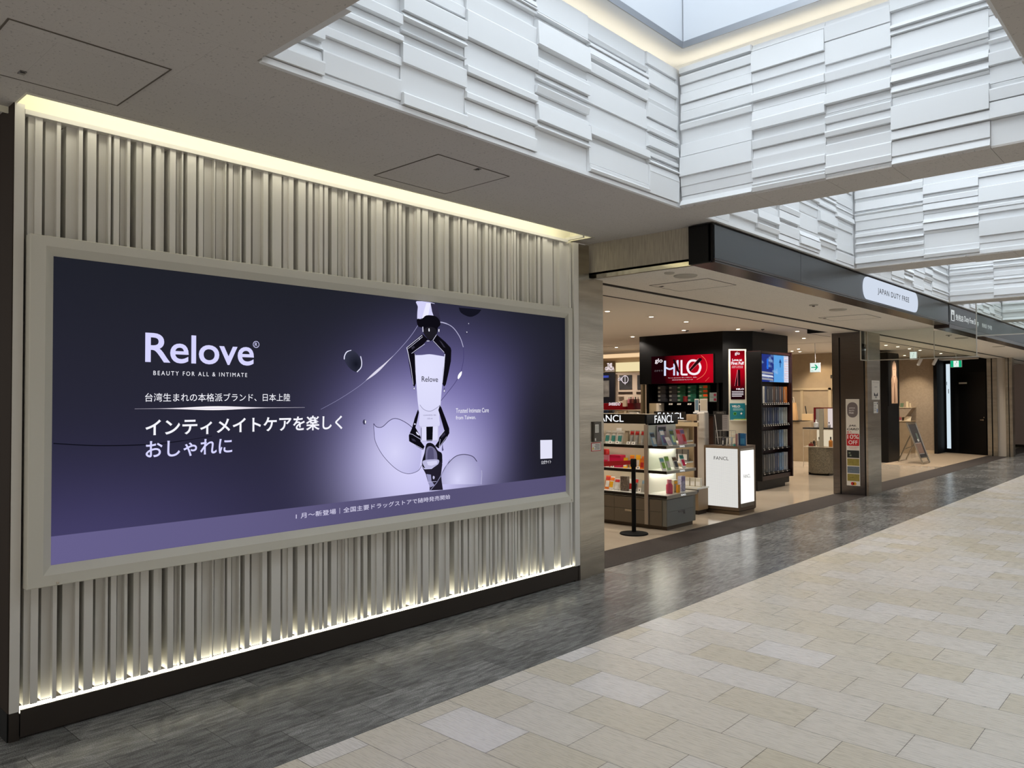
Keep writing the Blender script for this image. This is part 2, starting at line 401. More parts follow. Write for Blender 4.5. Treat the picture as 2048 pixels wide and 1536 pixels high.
    led.box(VX0-.05, VX1+.05, a-.12, a-.07, ZT-.055, ZT-.035); led.box(VX0-.05, VX1+.05, b_+.07, b_+.12, ZT-.055, ZT-.035)
    tag(led.build('strip_light', M_ledw), 'warm strip lamp hidden above the white relief panels of skylight '+['nearest the camera','second from the camera','third from the camera','fourth from the camera','fifth from the camera','sixth from the camera','farthest from the camera'][i], 'strip light', 'skylight ledge lamps')
    sk = MB().box(VX0+w-.02, VX1-w+.02, a+w-.02, b_-w+.02, 5.4, 5.42)
    struct('window_skylight', sk, glow('daylight_diffuser', (.86, .94, 1.0), SKY_PANEL))
# roof slab above everything keeps outside light out
# ------------------------------------------------------------------ slatted wall on the left
SL = [(1.143,1.169,2),(1.169,1.201,3),(1.223,1.264,1),(1.264,1.282,3),(1.316,1.364,1),(1.364,1.382,3),(1.404,1.446,3),(1.469,1.505,1),(1.505,1.517,3),(1.532,1.559,3),(1.575,1.598,1),(1.598,1.613,3),(1.649,1.679,2),(1.681,1.721,3),(1.747,1.772,3),(1.778,1.796,2),(1.822,1.854,3),(1.873,1.888,1),(1.888,1.895,3),(1.919,1.968,3),(1.985,2.01,3),(2.03,2.074,1),(2.074,2.08,3),(2.101,2.142,1),(2.142,2.146,3),(2.169,2.194,2),(2.208,2.233,1),(2.233,2.242,3),(2.27,2.301,3),(2.331,2.382,1),(2.382,2.413,3),(2.442,2.503,3),(2.524,2.554,2),(2.554,2.586,3),(2.62,2.672,3),(2.694,2.722,3),(2.748,2.775,2),(2.775,2.798,3),(2.811,2.837,3),(2.875,2.918,2),(2.936,2.963,1),(2.963,2.971,2),(2.971,2.991,3),(3.021,3.062,1),(3.069,3.093,3),(3.117,3.149,3),(3.191,3.226,2),(3.226,3.277,3),(3.311,3.335,1),(3.358,3.386,2),(3.386,3.404,3),(3.418,3.444,3),(3.478,3.505,1),(3.541,3.575,1),(3.575,3.584,2),(3.584,3.616,3),(3.635,3.69,3),(3.727,3.768,1),(3.788,3.81,3),(3.823,3.857,2),(3.857,3.893,3),(3.956,3.992,2),(3.992,4.01,3),(4.037,4.08,3),(4.11,4.162,2),(4.162,4.192,3),(4.236,4.266,1),(4.278,4.311,3),(4.338,4.365,2),(4.379,4.405,3),(4.451,4.484,1),(4.494,4.523,3),(4.554,4.586,2),(4.586,4.602,3),(4.611,4.637,3),(4.685,4.713,1),(4.745,4.774,1),(4.774,4.791,3),(4.84,4.875,1),(4.875,4.885,3),(4.911,4.944,3),(4.976,5.037,3),(5.055,5.124,2),(5.158,5.197,1),(5.197,5.25,3),(5.268,5.337,2),(5.337,5.36,3)]
DX = {1: -4.254, 2: -4.235, 3: -4.22}
mb = MB()
mb.box(-4.40, -4.33, 1.09, 5.46, .0, 2.999, 1)
for y0, y1, l in SL: mb.box(-4.33, DX[l], y0, y1, .15 if l < 3 else .152, 2.985)
mb.box(-4.30, -4.21, 1.08, 1.122, .135, 3.03)                 # left end post
mb.box(-4.30, -4.21, 5.385, 5.455, .135, 3.0)                  # right end post
struct('wall_left', mb, [M_slat, mat('groove_shade_backing', rgb(66, 60, 52), .8)])  # backing coloured dark so the grooves carry their shade
struct('trim_2', MB().box(-4.30, -4.205, 1.122, 5.30, 2.985, 3.008), M_slat)
struct('wall_left_end', MB().box(-9, -4.215, 1.076, 1.09, .135, 3.03), mat('brown_side_shaded', rgb(56, 48, 42), .9, spec=.1))  # brown darkened to hold the shade at the dim left end
pl = MB(); pl.box(-4.224, -4.215, 1.128, 5.43, 0.012, .138); pl.box(-4.3, -4.224, 1.128, 5.43, 0.012, .12); pl.box(-4.40, -4.212, 1.08, 1.122, 0, .135); pl.box(-4.40, -4.24, 1.12, 5.45, 0, .012); pl.box(-4.4, -4.212, 5.434, 5.455, 0, .135)
struct('baseboard_left', pl, M_plinth)
struct('baseboard_left_end', MB().box(-9, -4.22, 1.074, 1.09, 0, .135), M_black2)
# LED at the foot of the slats and in the ceiling cove
tag(MB().box(-4.298, -4.226, 1.126, 5.384, .122, .131).build('strip_light', M_ledf), 'white strip lamp glowing along the foot of the slatted wall', 'strip light')
cv = MB(); cv.box(-4.31, -4.30, 1.0, 5.5, 3.0, 3.33); cv.box(-4.30, -4.0, 1.05, 5.3, 3.32, 3.34); cv.box(-4.04, -4.03, 1.05, 5.46, 3.09, 3.34); cv.box(-4.3, -4.035, 1.08, 1.09, 3.03, 3.33); cv.box(-4.3, -4.035, 5.45, 5.47, 3.03, 3.33)
struct('wall_cove', cv, mat('cream_cove_paint', rgb(240, 236, 214), .7))
struct('trim_3', MB().box(-4.04, -4.03, 1.08, 5.46, 3.022, 3.06).box(-4.25, -4.04, 5.30, 5.32, 3.005, 3.03), M_cream_trim)
tag(MB().box(-4.075, -4.045, 1.1, 5.28, 3.11, 3.16).build('strip_light', M_led), 'warm strip lamp tucked in the ceiling cove above the slatted wall', 'strip light')
# ------------------------------------------------------------------ steel end column
def steel_column():
    t = thing('steel_column', 'brushed steel column closing the slatted wall beside the shop opening', 'column', (-4.3, 5.65, 0))
    MB().box(-4.55, -4.212, 5.46, 5.612, 0, 3.0).build('column_cladding', M_steel, t)
    MB().box(-4.62, -4.24, 5.614, 5.862, 0, 2.714).build('column_cladding', M_steel, t)
    MB().box(-4.241, -4.22, 5.4, 5.46, 0, .1).build('foot_plate', M_plinth, t)
    return t
steel_column()
# ------------------------------------------------------------------ bulkhead, soffit, fascia
M_paper = mat('streaked_wallpaper', rgb(172, 162, 144), .7, noise=(6, .25), stretch=(12, 12, 1))
ZS = 2.715
struct('wall_bulkhead', MB().box(-4.62, -3.2, 5.68, 5.74, ZS, 3.03), M_paper)
struct('trim_4', MB().box(-4.25, -3.19, 5.668, 5.682, ZS-.008, ZS+.028), mat('bright_trim', rgb(210, 205, 190), .12, 1.))
struct('ceiling_soffit', MB().box(-4.32, -3.17, 5.68, 60, ZS, ZS+.05).box(-4.82, -4.42, 5.68, 60, ZS, ZS+.05), M_soffit)
struct('ceiling_step', MB().box(-5.14, -4.82, 13.06, 14.04, ZS, ZS+.1), M_soffit)
struct('trim_gap_shade', MB().box(-4.42, -4.32, 5.68, 60, ZS+.004, ZS+.06).box(-4.87, -4.82, 5.68, 13.06, ZS+.001, ZS+.14).box(-4.87, -4.82, 14.04, 60, ZS+.001, ZS+.14).box(-5.17, -4.82, 13.03, 13.06, ZS+.001, ZS+.1).box(-5.17, -4.82, 14.04, 14.07, ZS+.001, ZS+.1).box(-5.17, -5.14, 13.06, 14.04, ZS+.001, ZS+.1), M_black2)  # black strips stand in for the shade inside the slot and gaps
ZI = 2.83
def fascia():
    t = thing('fascia_sign_band', 'grey metal fascia band with a black end above the shop opening', 'fascia', (-3, 9, 2.7))
    MB().box(-3.0, -2.972, 5.634, 7.35, 2.736, 3.003).build('front_panel', M_grey, t); MB().box(-3.0, -2.972, 7.356, 12.795, 2.736, 3.003).build('front_panel', M_grey, t)
    MB().box(-3.2, -3.0, 5.62, 5.70, ZS-.01, 3.012).box(-3.2, -2.985, 5.62, 12.84, 3.005, 3.02).box(-3.02, -2.98, 5.62, 5.632, ZS, 3.012).build('end_cap', M_black, t)
    MB().box(-3.19, -2.975, 5.64, 12.84, ZS-.012, ZS+.012).box(-3.0, -2.968, 5.63, 12.84, ZS+.002, ZS+.018).build('lower_lip', M_brownlip, t)
    MB().box(-3.19, -2.975, 12.80, 12.84, ZS, 3.01).build('end_cap', M_black, t)
    return t
FA = fascia()
struct('wall_fascia_core', MB().box(-3.18, -3.02, 5.72, 60, ZS, 3.03), M_black2)
# lit pill sign
pill = thing('shop_sign', 'white lit oval sign reading JAPAN DUTY FREE on the grey fascia', 'sign', (-2.96, 10.1, 2.87))
cy0, cy1, zc, rr = 9.22, 11.06, 2.868, .128
pts = []
for k in range(25):
    an = math.pi/2+math.pi*k/24; pts.append((-2.971, cy0+math.cos(an)*rr, zc+math.sin(an)*rr))
for k in range(25):
    an = -math.pi/2+math.pi*k/24; pts.append((-2.971, cy1-.0+math.cos(an)*rr, zc+math.sin(an)*rr))
MB().poly_extrude(pts, (.018, 0, 0)).build('lit_face', glow('sign_face_light', rgb(214, 224, 240), .95), pill)
text('JAPAN DUTY FREE', plane_x(-2.9515), 9.55, 10.78, 2.82, 2.905, mat('sign_black', rgb(30, 32, 36), .5), 'lettering', pill, bold=.012, space=1.15)
# wayfinding sign further on
wf = thing('wayfinding_sign', 'grey sign band reading Duty Free Shop beyond the white oval sign', 'sign', (-2.96, 14, 2.87))
MB().box(-3.0, -2.975, 12.9, 24.0, 2.722, 2.99).build('front_panel', mat('grey_sign_panel', rgb(88, 90, 92), .4, .4), wf)
MB().box(-3.2, -2.98, 12.9, 24.0, 2.99, 3.01).box(-3.19, -2.98, 12.9, 24.0, 2.66, 2.722).build('sign_rail', M_brownlip, wf)
MW = glow('sign_white_light', rgb(226, 232, 232), .85)
uv_plane(plane_x(-2.974), 12.98, 13.17, 2.775, 2.94, 'pictogram', MW, wf, .001)
g = MB(); P = plane_x(-2.9725)
g.box(-2.9735, -2.9715, 13.02, 13.13, 2.785, 2.87); g.ring((-2.9725, 13.075, 2.895), 'x', [(.02, 0), (.02, .001)], 12)
g.build('pictogram_figure', mat('pictogram_dark', rgb(60, 62, 60), .5), wf)
text('免税店', P, 13.24, 13.72, 2.80, 2.895, MW, 'lettering', wf, bold=.01)
text('Duty Free Shop', P, 13.78, 14.75, 2.79, 2.905, MW, 'lettering', wf, bold=.01)
text('免税店  면세점', P, 15.0, 15.75, 2.81, 2.88, MW, 'lettering', wf)
# ------------------------------------------------------------------ the big backlit poster
XP = -4.19
def PP(px, py, w=0.):      # pixel of the photograph -> point of the poster plane
    p = hit(px, py, 'x', XP); return Vector((XP+w, p.y, p.z))
def Z(pts, ox, oy, s): return [(ox+a/s, oy+b/s) for a, b in pts]
lb = thing('lightbox_poster', 'wide backlit poster of robotic claws holding a white tube on the slatted wall', 'poster', (-4.2, 3.2, .75))
yL, yR, zB, zT = 1.133, 5.290, .714, 2.402
iL, iR, iB, iT = 1.243, 5.240, .808, 2.312
bL, bR, bB, bT = 1.20, 5.275, .768, 2.352
XF = -4.150
def frame_loop(mb, o, i):
    """quad strip between an outer and an inner rectangle (x, yl, yr, zb, zt)"""
    def c(r): x, a, b, c_, d = r; return [(x, a, c_), (x, b, c_), (x, b, d), (x, a, d)]
    mb.add(c(o)+c(i), [(k, (k+1) % 4, 4+(k+1) % 4, 4+k) for k in range(4)])
f = MB()
frame_loop(f, (-4.215, yL, yR, zB, zT), (XF-.004, yL, yR, zB, zT))
frame_loop(f, (XF-.004, yL, yR, zB, zT), (XF, yL+.004, yR-.004, zB+.004, zT-.004))
frame_loop(f, (XF, yL+.004, yR-.004, zB+.004, zT-.004), (XF, bL, 5.232, bB, bT))
frame_loop(f, (XF, bL, 5.232, bB, bT), (XP+.004, iL, iR-.008, iB, iT))
frame_loop(f, (XP+.004, iL, iR-.008, iB, iT), (XP-.01, iL, iR-.008, iB, iT))
f.build('frame', M_cream_trim, lb)
f = MB(); f.box(-4.216, -4.21, yL+.01, yR-.01, zB+.01, zT-.01); f.build('back_panel', M_black, lb)
for (y, z) in ((1.262, .727), (5.262, .735)):
    MB().ring((XF, y, z), 'x', [(.006, 0), (.006, .002), (.002, .0025)], 12).build('frame_screw', M_steel, lb)
def poster_mat():
    m = bpy.data.materials.new('poster_print'); m.use_nodes = True; nt = m.node_tree; nt.nodes.clear()
    uv = N(nt, 'ShaderNodeUVMap'); sx = N(nt, 'ShaderNodeSeparateXYZ'); nt.links.new(uv.outputs[0], sx.inputs[0])
    def mth(op, a, b=None):
        n = N(nt, 'ShaderNodeMath', operation=op)
        for k, v in enumerate((a, b)):
            if v is None: continue
            if isinstance(v, (int, float)): n.inputs[k].default_value = v
            else: nt.links.new(v, n.inputs[k])
        return n.outputs[0]
    U_, V_ = sx.outputs[0], sx.outputs[1]
    Wd, Hd = iR-.008-iL, iT-iB
    def blob(px, py, rx, rz, pw=1.0):
        p = PP(px, py); u = (p.y-iL)/Wd; v = (p.z-iB)/Hd
        a = mth('DIVIDE', mth('SUBTRACT', U_, u), rx/Wd); b = mth('DIVIDE', mth('SUBTRACT', V_, v), rz/Hd)
        r = mth('ADD', mth('MULTIPLY', a, a), mth('MULTIPLY', b, b))
        return mth('MULTIPLY', mth('EXPONENT', mth('MULTIPLY', mth('POWER', r, pw), -1.0)), 1.0)
    cur = None
    def mix(c1, c2, fac):
        n = N(nt, 'ShaderNodeMixRGB')
        if isinstance(fac, (int, float)): n.inputs[0].default_value = fac
        else: nt.links.new(fac, n.inputs[0])
        for k, c in ((1, c1), (2, c2)):
            if isinstance(c, tuple): n.inputs[k].default_value = (*c, 1)
            else: nt.links.new(c, n.inputs[k])
        return n.outputs[0]
    top = rgb(25, 27, 37); low = rgb(36, 35, 58)
    c = mix(low, top, V_)
    c = mix(c, rgb(78, 72, 120), mth('MULTIPLY', blob(150, 1120, .9, .4), .6))
    c = mix(c, rgb(94, 89, 142), mth('MULTIPLY', blob(930, 790, .66, .48), .62))
    c = mix(c, rgb(128, 120, 186), mth('MULTIPLY', blob(860, 880, .72, .58, 1.3), .85))
    c = mix(c, rgb(206, 202, 246), blob(850, 940, .56, .42, 1.2))
    c = mix(c, rgb(222, 220, 252), mth('MULTIPLY', blob(800, 900, .25, .3), .6))
    c = mix(c, rgb(22, 22, 32), mth('MULTIPLY', blob(1110, 870, .55, .7, 1.5), .9))
    # band along the bottom
    bz = (PP(103, 1075).z-iB)/Hd; bz2 = (PP(1131, 950).z-iB)/Hd; bz = (bz+bz2)/2
    band = mix(rgb(99, 93, 137), rgb(84, 79, 114), U_)
    band = mix(band, rgb(74, 70, 102), mth('MULTIPLY', blob(800, 1020, .8, .5), .5))
    st = mth('LESS_THAN', V_, bz)
    c = mix(c, band, st)
    e = N(nt, 'ShaderNodeEmission'); nt.links.new(c, e.inputs[0]); e.inputs[1].default_value = 1.0
    g = N(nt, 'ShaderNodeBsdfGlossy'); g.inputs['Roughness'].default_value = .3; g.inputs[0].default_value = (.012, .012, .012, 1)
    ad = N(nt, 'ShaderNodeAddShader'); nt.links.new(e.outputs[0], ad.inputs[0]); nt.links.new(g.outputs[0], ad.inputs[1])
    o = N(nt, 'ShaderNodeOutputMaterial'); nt.links.new(ad.outputs[0], o.inputs[0])
    return m, bz
pm, bz = poster_mat()
uv_plane(plane_x(XP), iL, iR-.008, iB, iT, 'print', pm, lb)
BANDZ = iB+bz*(iT-iB)
_w = [0.0006]
def art(name, polys, c, s=1., w=None):
    """printed shape: list of pixel polygons laid on the poster, as one backlit patch"""
    mb = MB()
    _w[0] += .00012
    for p in polys:
        pts = [PP(a, b, _w[0]) for a, b in p]
        pts = [Vector((q.x, min(q.y, iR-.01), max(BANDZ+.001, min(q.z, iT-.001)))) for q in pts]
        mb.add(pts, [tuple(range(len(pts)))])
    m = glow('print_'+name+'%d' % len(MATS), c, s)
    o = mb.build(name, m, lb)
    bm = bmesh.new(); bm.from_mesh(o.data); bmesh.ops.triangulate(bm, faces=bm.faces); bm.to_mesh(o.data); bm.free()
    return o
def shade(o, px, py, r, c_in, c_out):
    """radial tone printed into a shape"""
    p = PP(px, py); m = bpy.data.materials.new('print_tone'); m.use_nodes = True; nt = m.node_tree; nt.nodes.clear()
    tc = N(nt, 'ShaderNodeTexCoord'); mp = N(nt, 'ShaderNodeMapping'); nt.links.new(tc.outputs['Object'], mp.inputs[0])
    mp.inputs['Location'].default_value = (0, -p.y/r, -p.z/r); mp.inputs['Scale'].default_value = (0, 1/r, 1/r)
    g = N(nt, 'ShaderNodeTexGradient', gradient_type='SPHERICAL'); nt.links.new(mp.outputs[0], g.inputs[0])
    c = N(nt, 'ShaderNodeMixRGB'); nt.links.new(g.outputs['Fac'], c.inputs[0]); c.inputs[1].default_value = (*c_out, 1); c.inputs[2].default_value = (*c_in, 1)
    e = N(nt, 'ShaderNodeEmission'); nt.links.new(c.outputs[0], e.inputs[0])
    u = N(nt, 'ShaderNodeOutputMaterial'); nt.links.new(e.outputs[0], u.inputs[0]); o.data.materials[0] = m
def stroke(pts, wd):
    """ribbon polygon along a pixel polyline, widths in pixels"""
    n = len(pts); wd = wd if isinstance(wd, (list, tuple)) else [wd]*n
    L, R_ = [], []
    for i, (x, y) in enumerate(pts):
        a = pts[max(0, i-1)]; b = pts[min(n-1, i+1)]
        dx, dy = b[0]-a[0], b[1]-a[1]; l = math.hypot(dx, dy) or 1; nx, ny = -dy/l, dx/l
        L.append((x+nx*wd[i]/2, y+ny*wd[i]/2)); R_.append((x-nx*wd[i]/2, y-ny*wd[i]/2))
    return [[L[i], L[i+1], R_[i+1], R_[i]] for i in range(n-1)]
def smooth(pts, k=6, closed=False):
    """Catmull-Rom through pixel points"""
    out = []; n = len(pts)
    rng = range(n if closed else n-1)
    for i in rng:
        g = (lambda j: pts[j % n]) if closed else (lambda j: pts[max(0, min(n-1, j))])
        p0, p1, p2, p3 = g(i-1), g(i), g(i+1), g(i+2)
        for t in range(k):
            t /= k
            out.append(tuple(.5*(2*p1[d]+(p2[d]-p0[d])*t+(2*p0[d]-5*p1[d]+4*p2[d]-p3[d])*t*t+(3*p1[d]-p0[d]-3*p2[d]+p3[d])*t**3) for d in (0, 1)))
    if not closed: out.append(pts[-1])
    return out
A = lambda *p: Z(p, 640, 580, 3.938)
B = lambda *p: Z(p, 740, 840, 7.877)
LAV = rgb(212, 210, 248); WHT = rgb(244, 244, 255); BLK = rgb(14, 12, 20); GRY = rgb(110, 106, 140)
# thin film bubbles
shade(art('liquid_bubble', [smooth(A((422,1052),(445,1078),(490,1078),(545,1030),(590,1012),(650,1030),(720,1078),(790,1160),(800,1250),(790,1360),(770,1425),(690,1447),(600,1410),(500,1310),(438,1200),(426,1120)), 5, True)], rgb(190, 188, 234)), 790, 905, .40, rgb(214, 212, 248), rgb(168, 164, 216))
art('bubble_outline', stroke(smooth(A((422,1052),(445,1078),(490,1078),(545,1030),(590,1012),(650,1030),(720,1078),(790,1160)), 5), [1.2]*36)+stroke(smooth(A((422,1052),(426,1120),(438,1200),(500,1310),(600,1410),(690,1447),(770,1425),(800,1380)), 5), .9), rgb(52, 46, 84))
shade(art('liquid_bubble', [smooth(A((935,1530),(950,1470),(990,1390),(1060,1318),(1130,1295),(1200,1310),(1250,1370),(1272,1450),(1276,1530)), 5)], rgb(176, 174, 222)), 915, 960, .34, rgb(214, 212, 248), rgb(120, 114, 166))
art('bubble_outline', stroke(smooth(A((945,1480),(990,1390),(1060,1315),(1130,1295),(1200,1310),(1235,1350)), 5), 1.3), rgb(42, 36, 66))
art('liquid_strand', stroke(smooth(A((1272,1420),(1274,1460),(1268,1530)), 4), 1.2)+stroke(smooth(A((900,260),(960,255),(1040,290),(1100,370),(1128,450)), 5), [2.2]*8+[1.4]*13), rgb(176, 174, 206))
art('liquid_strand', stroke(smooth(A((1128,450),(1130,540),(1110,640),(1070,720),(1010,800),(945,880)), 5), 1.0), rgb(70, 64, 112))
art('liquid_glint', [smooth(A((1115,640),(1112,670),(1092,700),(1083,695),(1090,665)), 4, True)], WHT, 1.1)
# dark round drops
shade(art('dark_drop', [smooth(A((190,540),(205,490),(245,473),(290,500),(322,555),(326,605),(300,645),(258,635),(215,595)), 5, True)], rgb(24, 26, 38)), 712, 728, .12, rgb(20, 22, 34), rgb(58, 60, 80))
art('drop_rim', stroke(smooth(A((190,548),(192,520),(210,488),(245,474)), 4), [.5]+[2]*9+[1.4]*3)+stroke(smooth(A((318,520),(327,565),(322,610),(290,646)), 4), [.5]+[1.8]*12), rgb(226, 226, 250))
art('dark_drop', [smooth(A((1092,138),(1110,180),(1180,212),(1240,190),(1270,155)), 4)], rgb(20, 20, 32))
art('small_drop', [smooth(A((335,1040),(345,1020),(362,1030),(362,1050),(345,1060)), 4, True), smooth(A((1160,270),(1168,256),(1176,270),(1168,276)), 4, True), smooth(A((1140,340),(1150,325),(1165,335),(1152,348)), 4, True)], rgb(60, 58, 88))
art('small_drop', [A((352,1025),(362,1032),(360,1050),(353,1052)), A((1150,328),(1160,330),(1156,338)), A((1166,262),(1172,262),(1170,270))], WHT)
# long strand with its glint, and the dark fold on the left
ST = smooth(A((5,940),(150,860),(300,762),(400,680),(480,610),(560,535),(640,450),(700,380),(750,310),(810,210),(865,105)), 6)
art('liquid_strand', stroke(ST, [.5+.02*i if i < 20 else 1.0 for i in range(len(ST))]), rgb(150, 148, 186))
art('liquid_glint', stroke(smooth(A((360,712),(430,655),(500,592),(575,518)), 6), [.3, 1, 2, 3, 3.8, 4.4, 4.8, 5, 5, 4.8, 4.4, 3.8, 3.2, 2.6, 2, 1.4, .9, .5, .2]), rgb(220, 216, 236))
Bq = lambda *p: Z(p, 80, 600, 3.2)
art('dark_fold', stroke(smooth(Bq((85,918),(300,930),(450,932),(620,928),(800,915),(950,895),(1100,870)), 6), [2.2]*20+[1.6]*9+[1]*8), rgb(17, 17, 28))
# tube
shade(art('tube', [smooth(A((740,515),(760,513),(800,512),(860,506),(920,514),(978,524)), 3)+smooth(A((978,524),(972,620),(962,730),(953,830),(948,900),(938,1000),(930,1078)), 3)+A((790,1078),)+smooth(A((790,1078),(782,980),(768,880),(757,740),(745,600)), 3)], rgb(228, 228, 255)), 850, 740, .75, rgb(226, 226, 255), rgb(206, 205, 240))
art('tube_lower', [smooth(A((775,900),(800,935),(860,955),(920,925),(948,900),(938,1000),(930,1078),(790,1078),(782,980)), 4, True)], rgb(216, 215, 246))
art('tube_fold', stroke(smooth(A((785,905),(815,940),(865,955),(915,930),(945,905)), 5), .9), rgb(132, 130, 160))
art('tube_cap', [A((787,1074),(932,1070),(932,1192),(787,1197))], rgb(196, 194, 228))
art('tube_cap', [A((800,1076),(925,1072),(925,1182),(800,1186))], rgb(222, 221, 250))
art('cap_shadow', [A((835,1077),(887,1075),(884,1180),(836,1182))], rgb(14, 14, 20))
art('cap_edge', [A((836,1183),(884,1181),(880,1190),(838,1191))]+[A((793,1085),(797,1085),(797,1180),(793,1180))], rgb(96, 92, 118))
# upper sleeve and claw
art('sleeve', [smooth(A((760,88),(768,130),(764,180),(766,240),(795,225),(830,200),(905,204),(902,150),(898,105)), 3, True)], LAV)
art('sleeve_shade', [A((868,103),(920,112),(945,235),(905,245),(880,170))], rgb(48, 44, 66))
art('sleeve_fold', [A((835,103),(870,105),(850,200),(800,225),(818,160))], rgb(236, 235, 255))
art('claw_joint', [smooth(A((760,230),(800,228),(835,200),(905,206),(940,240),(945,275),(925,300),(915,350),(868,402),(822,352),(805,300),(770,285)), 3, True)], BLK)
art('joint_ball', [smooth(A((812,320),(845,292),(900,300),(915,345),(868,392),(825,360)), 4, True)], rgb(30, 28, 36))
art('claw_finger', [A((802,345),(848,388),(800,440),(722,508),(690,492),(680,455),(690,440))], BLK)
art('claw_finger', [A((684,478),(745,503),(752,620),(752,735),(742,764),(730,750),(700,590))], BLK)
art('claw_finger', [A((918,352),(880,398),(970,490),(1000,525),(1032,478),(1026,455),(985,410))], BLK)
art('claw_finger', [A((985,505),(1031,478),(1028,560),(1010,650),(988,745),(974,762),(958,735),(968,620))], BLK)
art('claw_highlight', stroke(A((683,452),(802,355)), 1.1)+stroke(A((690,462),(700,455),(806,368)), .7)+stroke(A((680,452),(690,495),(715,620),(732,745)), [1.4, 1.2, .9, .7])+stroke(A((745,505),(750,640),(757,735)), .8)+stroke(A((718,500),(760,468),(822,425)), .8)+stroke(A((888,400),(975,492)), .8)+stroke(A((980,505),(972,620),(960,735)), [1.4, 1.1, .8])+stroke(A((806,290),(808,330)), 1.6)+stroke(A((885,398),(915,352)), .9), rgb(222, 220, 246))
art('claw_glint', [smooth(A((852,305),(858,303),(860,325),(852,325)), 3, True), A((836,400),(860,400),(858,404),(838,404)), smooth(A((930,310),(937,310),(936,328),(930,328)), 3, True), A((776,382),(784,384),(780,394))], WHT)
art('claw_panel', [A((715,452),(735,440),(745,452),(722,470)), A((935,395),(955,410),(985,455),(970,450))], rgb(52, 50, 64))
art('water_drop', [smooth(A((738,762),(745,775),(738,788),(731,775)), 4, True), smooth(A((976,765),(981,795),(975,808),(969,795)), 4, True), smooth(A((962,1212),(966,1245),(970,1258),(962,1268),(956,1256)), 4, True)], rgb(90, 86, 126))
art('water_drop', [smooth(A((738,768),(742,775),(738,784),(734,775)), 4, True), smooth(A((976,785),(979,796),(975,804),(971,796)), 4, True)], WHT)
# lower claw
art('claw_finger', [A((768,940),(776,962),(762,1030),(748,1082),(790,1158),(788,1190),(820,1232),(808,1260),(760,1232),(698,1190),(696,1145),(722,1085),(742,1010))], BLK)
art('claw_finger', [A((940,908),(952,925),(985,1010),(1014,1090),(1015,1128),(985,1180),(930,1248),(902,1228),(930,1188),(938,1150),(975,1105),(948,1010),(928,945))], BLK)
art('claw_highlight', stroke(B((1080,270),(1165,165)), 1.2)+stroke(B((610,340),(830,460)), .8)+stroke(B((615,215),(660,225),(790,305)), .9)+stroke(B((1100,300),(1080,420)), .6)+stroke(B((1200,260),(1080,430)), .6)+stroke(B((655,100),(790,140)), .0001), rgb(206, 204, 236))
art('claw_glint', [smooth(B((720,185),(745,200),(772,240),(755,240),(725,215)), 4, True), B((690,50),(715,60),(705,78),(685,70))], rgb(228, 226, 250))
art('claw_panel', [B((640,290),(690,300),(720,340),(665,330)), B((1120,240),(1170,190),(1180,230),(1110,290))], rgb(50, 46, 64))
art('wrist', [smooth(B((880,380),(950,360),(1010,400),(1060,480),(1120,520),(1130,600),(1120,700),(1000,740),(900,760),(820,740),(815,640),(850,520)), 3, True)], rgb(22, 20, 30))
art('wrist_dome', [smooth(B((865,630),(870,500),(895,430),(950,412),(1010,450),(1045,520),(1052,625)), 4)], rgb(112, 108, 142))
art('wrist_dome', [smooth(B((895,620),(900,500),(930,440),(985,460),(1000,620)), 4)], rgb(86, 82, 116))
art('wrist_cuff', [smooth(B((830,640),(1060,622),(1068,690),(1000,740),(900,765),(850,740)), 4, True)], rgb(186, 184, 220))
art('wrist_cuff', [B((885,655),(1045,640),(1050,690),(960,720),(905,710))], rgb(214, 212, 244))
art('forearm', [B((810,735),(850,775),(960,770),(1060,700),(1120,640),(1130,700),(1110,860),(1120,960),(1140,1100),(930,1110),(930,1040),(900,960),(870,850))], rgb(34, 30, 44))
art('forearm_light', [B((880,850),(950,860),(960,960),(1010,1030),(940,1060),(905,970))], rgb(150, 148, 188))
art('forearm_light', [smooth(B((985,880),(1010,895),(1000,930),(980,920)), 4, True), B((905,975),(1040,965),(1040,972),(905,982))], rgb(190, 188, 222))
art('liquid_strand', stroke(B((1250,620),(1140,820),(1040,990),(930,1120)), 1.1), rgb(150, 148, 186))
# lettering
def ptext(body, px0, px1, pyt, pyb, m, name='lettering', bold=0., space=1., yref=None):
    a = PP(yref or px0, pyb); b = PP(yref or px0, pyt)
    _w[0] += .0001
    return text(body, plane_x(XP), PP(px0, pyb).y, PP(px1, pyb).y, a.z, b.z, m, name, lb, w=_w[0]+.0006, bold=bold, space=space)
TL = glow('print_letter_lavender', rgb(214, 213, 255)); TW = glow('print_letter_white', rgb(246, 246, 255)); TG = glow('print_letter_grey', rgb(120, 116, 150)); TB = glow('print_letter_black', rgb(20, 18, 34))
ptext('Relove', 289.2, 506.5, 665.2, 724.6, TL, 'brand_lettering', bold=.012, space=.98)
ptext('BEAUTY FOR ALL & INTIMATE', 305.6, 493, 741.5, 750.2, TW, 'lettering', bold=.0, space=1.4)
ptext('台湾生まれの本格派ブランド、日本上陸', 289, 579, 786, 803.5, TW)
ptext('インティメイトケアを楽しく', 289.6, 683.4, 837.7, 872.5, TW, bold=.018)
ptext('おしゃれに', 290, 463, 882.6, 917, TL, bold=.014)
ptext('1 月～新登場｜全国主要ドラッグストアで随時発売開始', 590.4, 899, 1026.6, 1038.5, glow('print_letter_pale', rgb(216, 212, 238)), bold=.004, space=1.05)
ptext('Trusted Intimate Care', 910.4, 976, 816.7, 825.8, TW)
ptext('from Taiwan.', 910.4, 950, 831.6, 839, TW)
ptext('公式サイト', 1081, 1101, 921.3, 928.6, TW)
ptext('Relove', 841.9, 874.5, 752.7, 763.5, TB, 'brand_lettering', bold=.004)
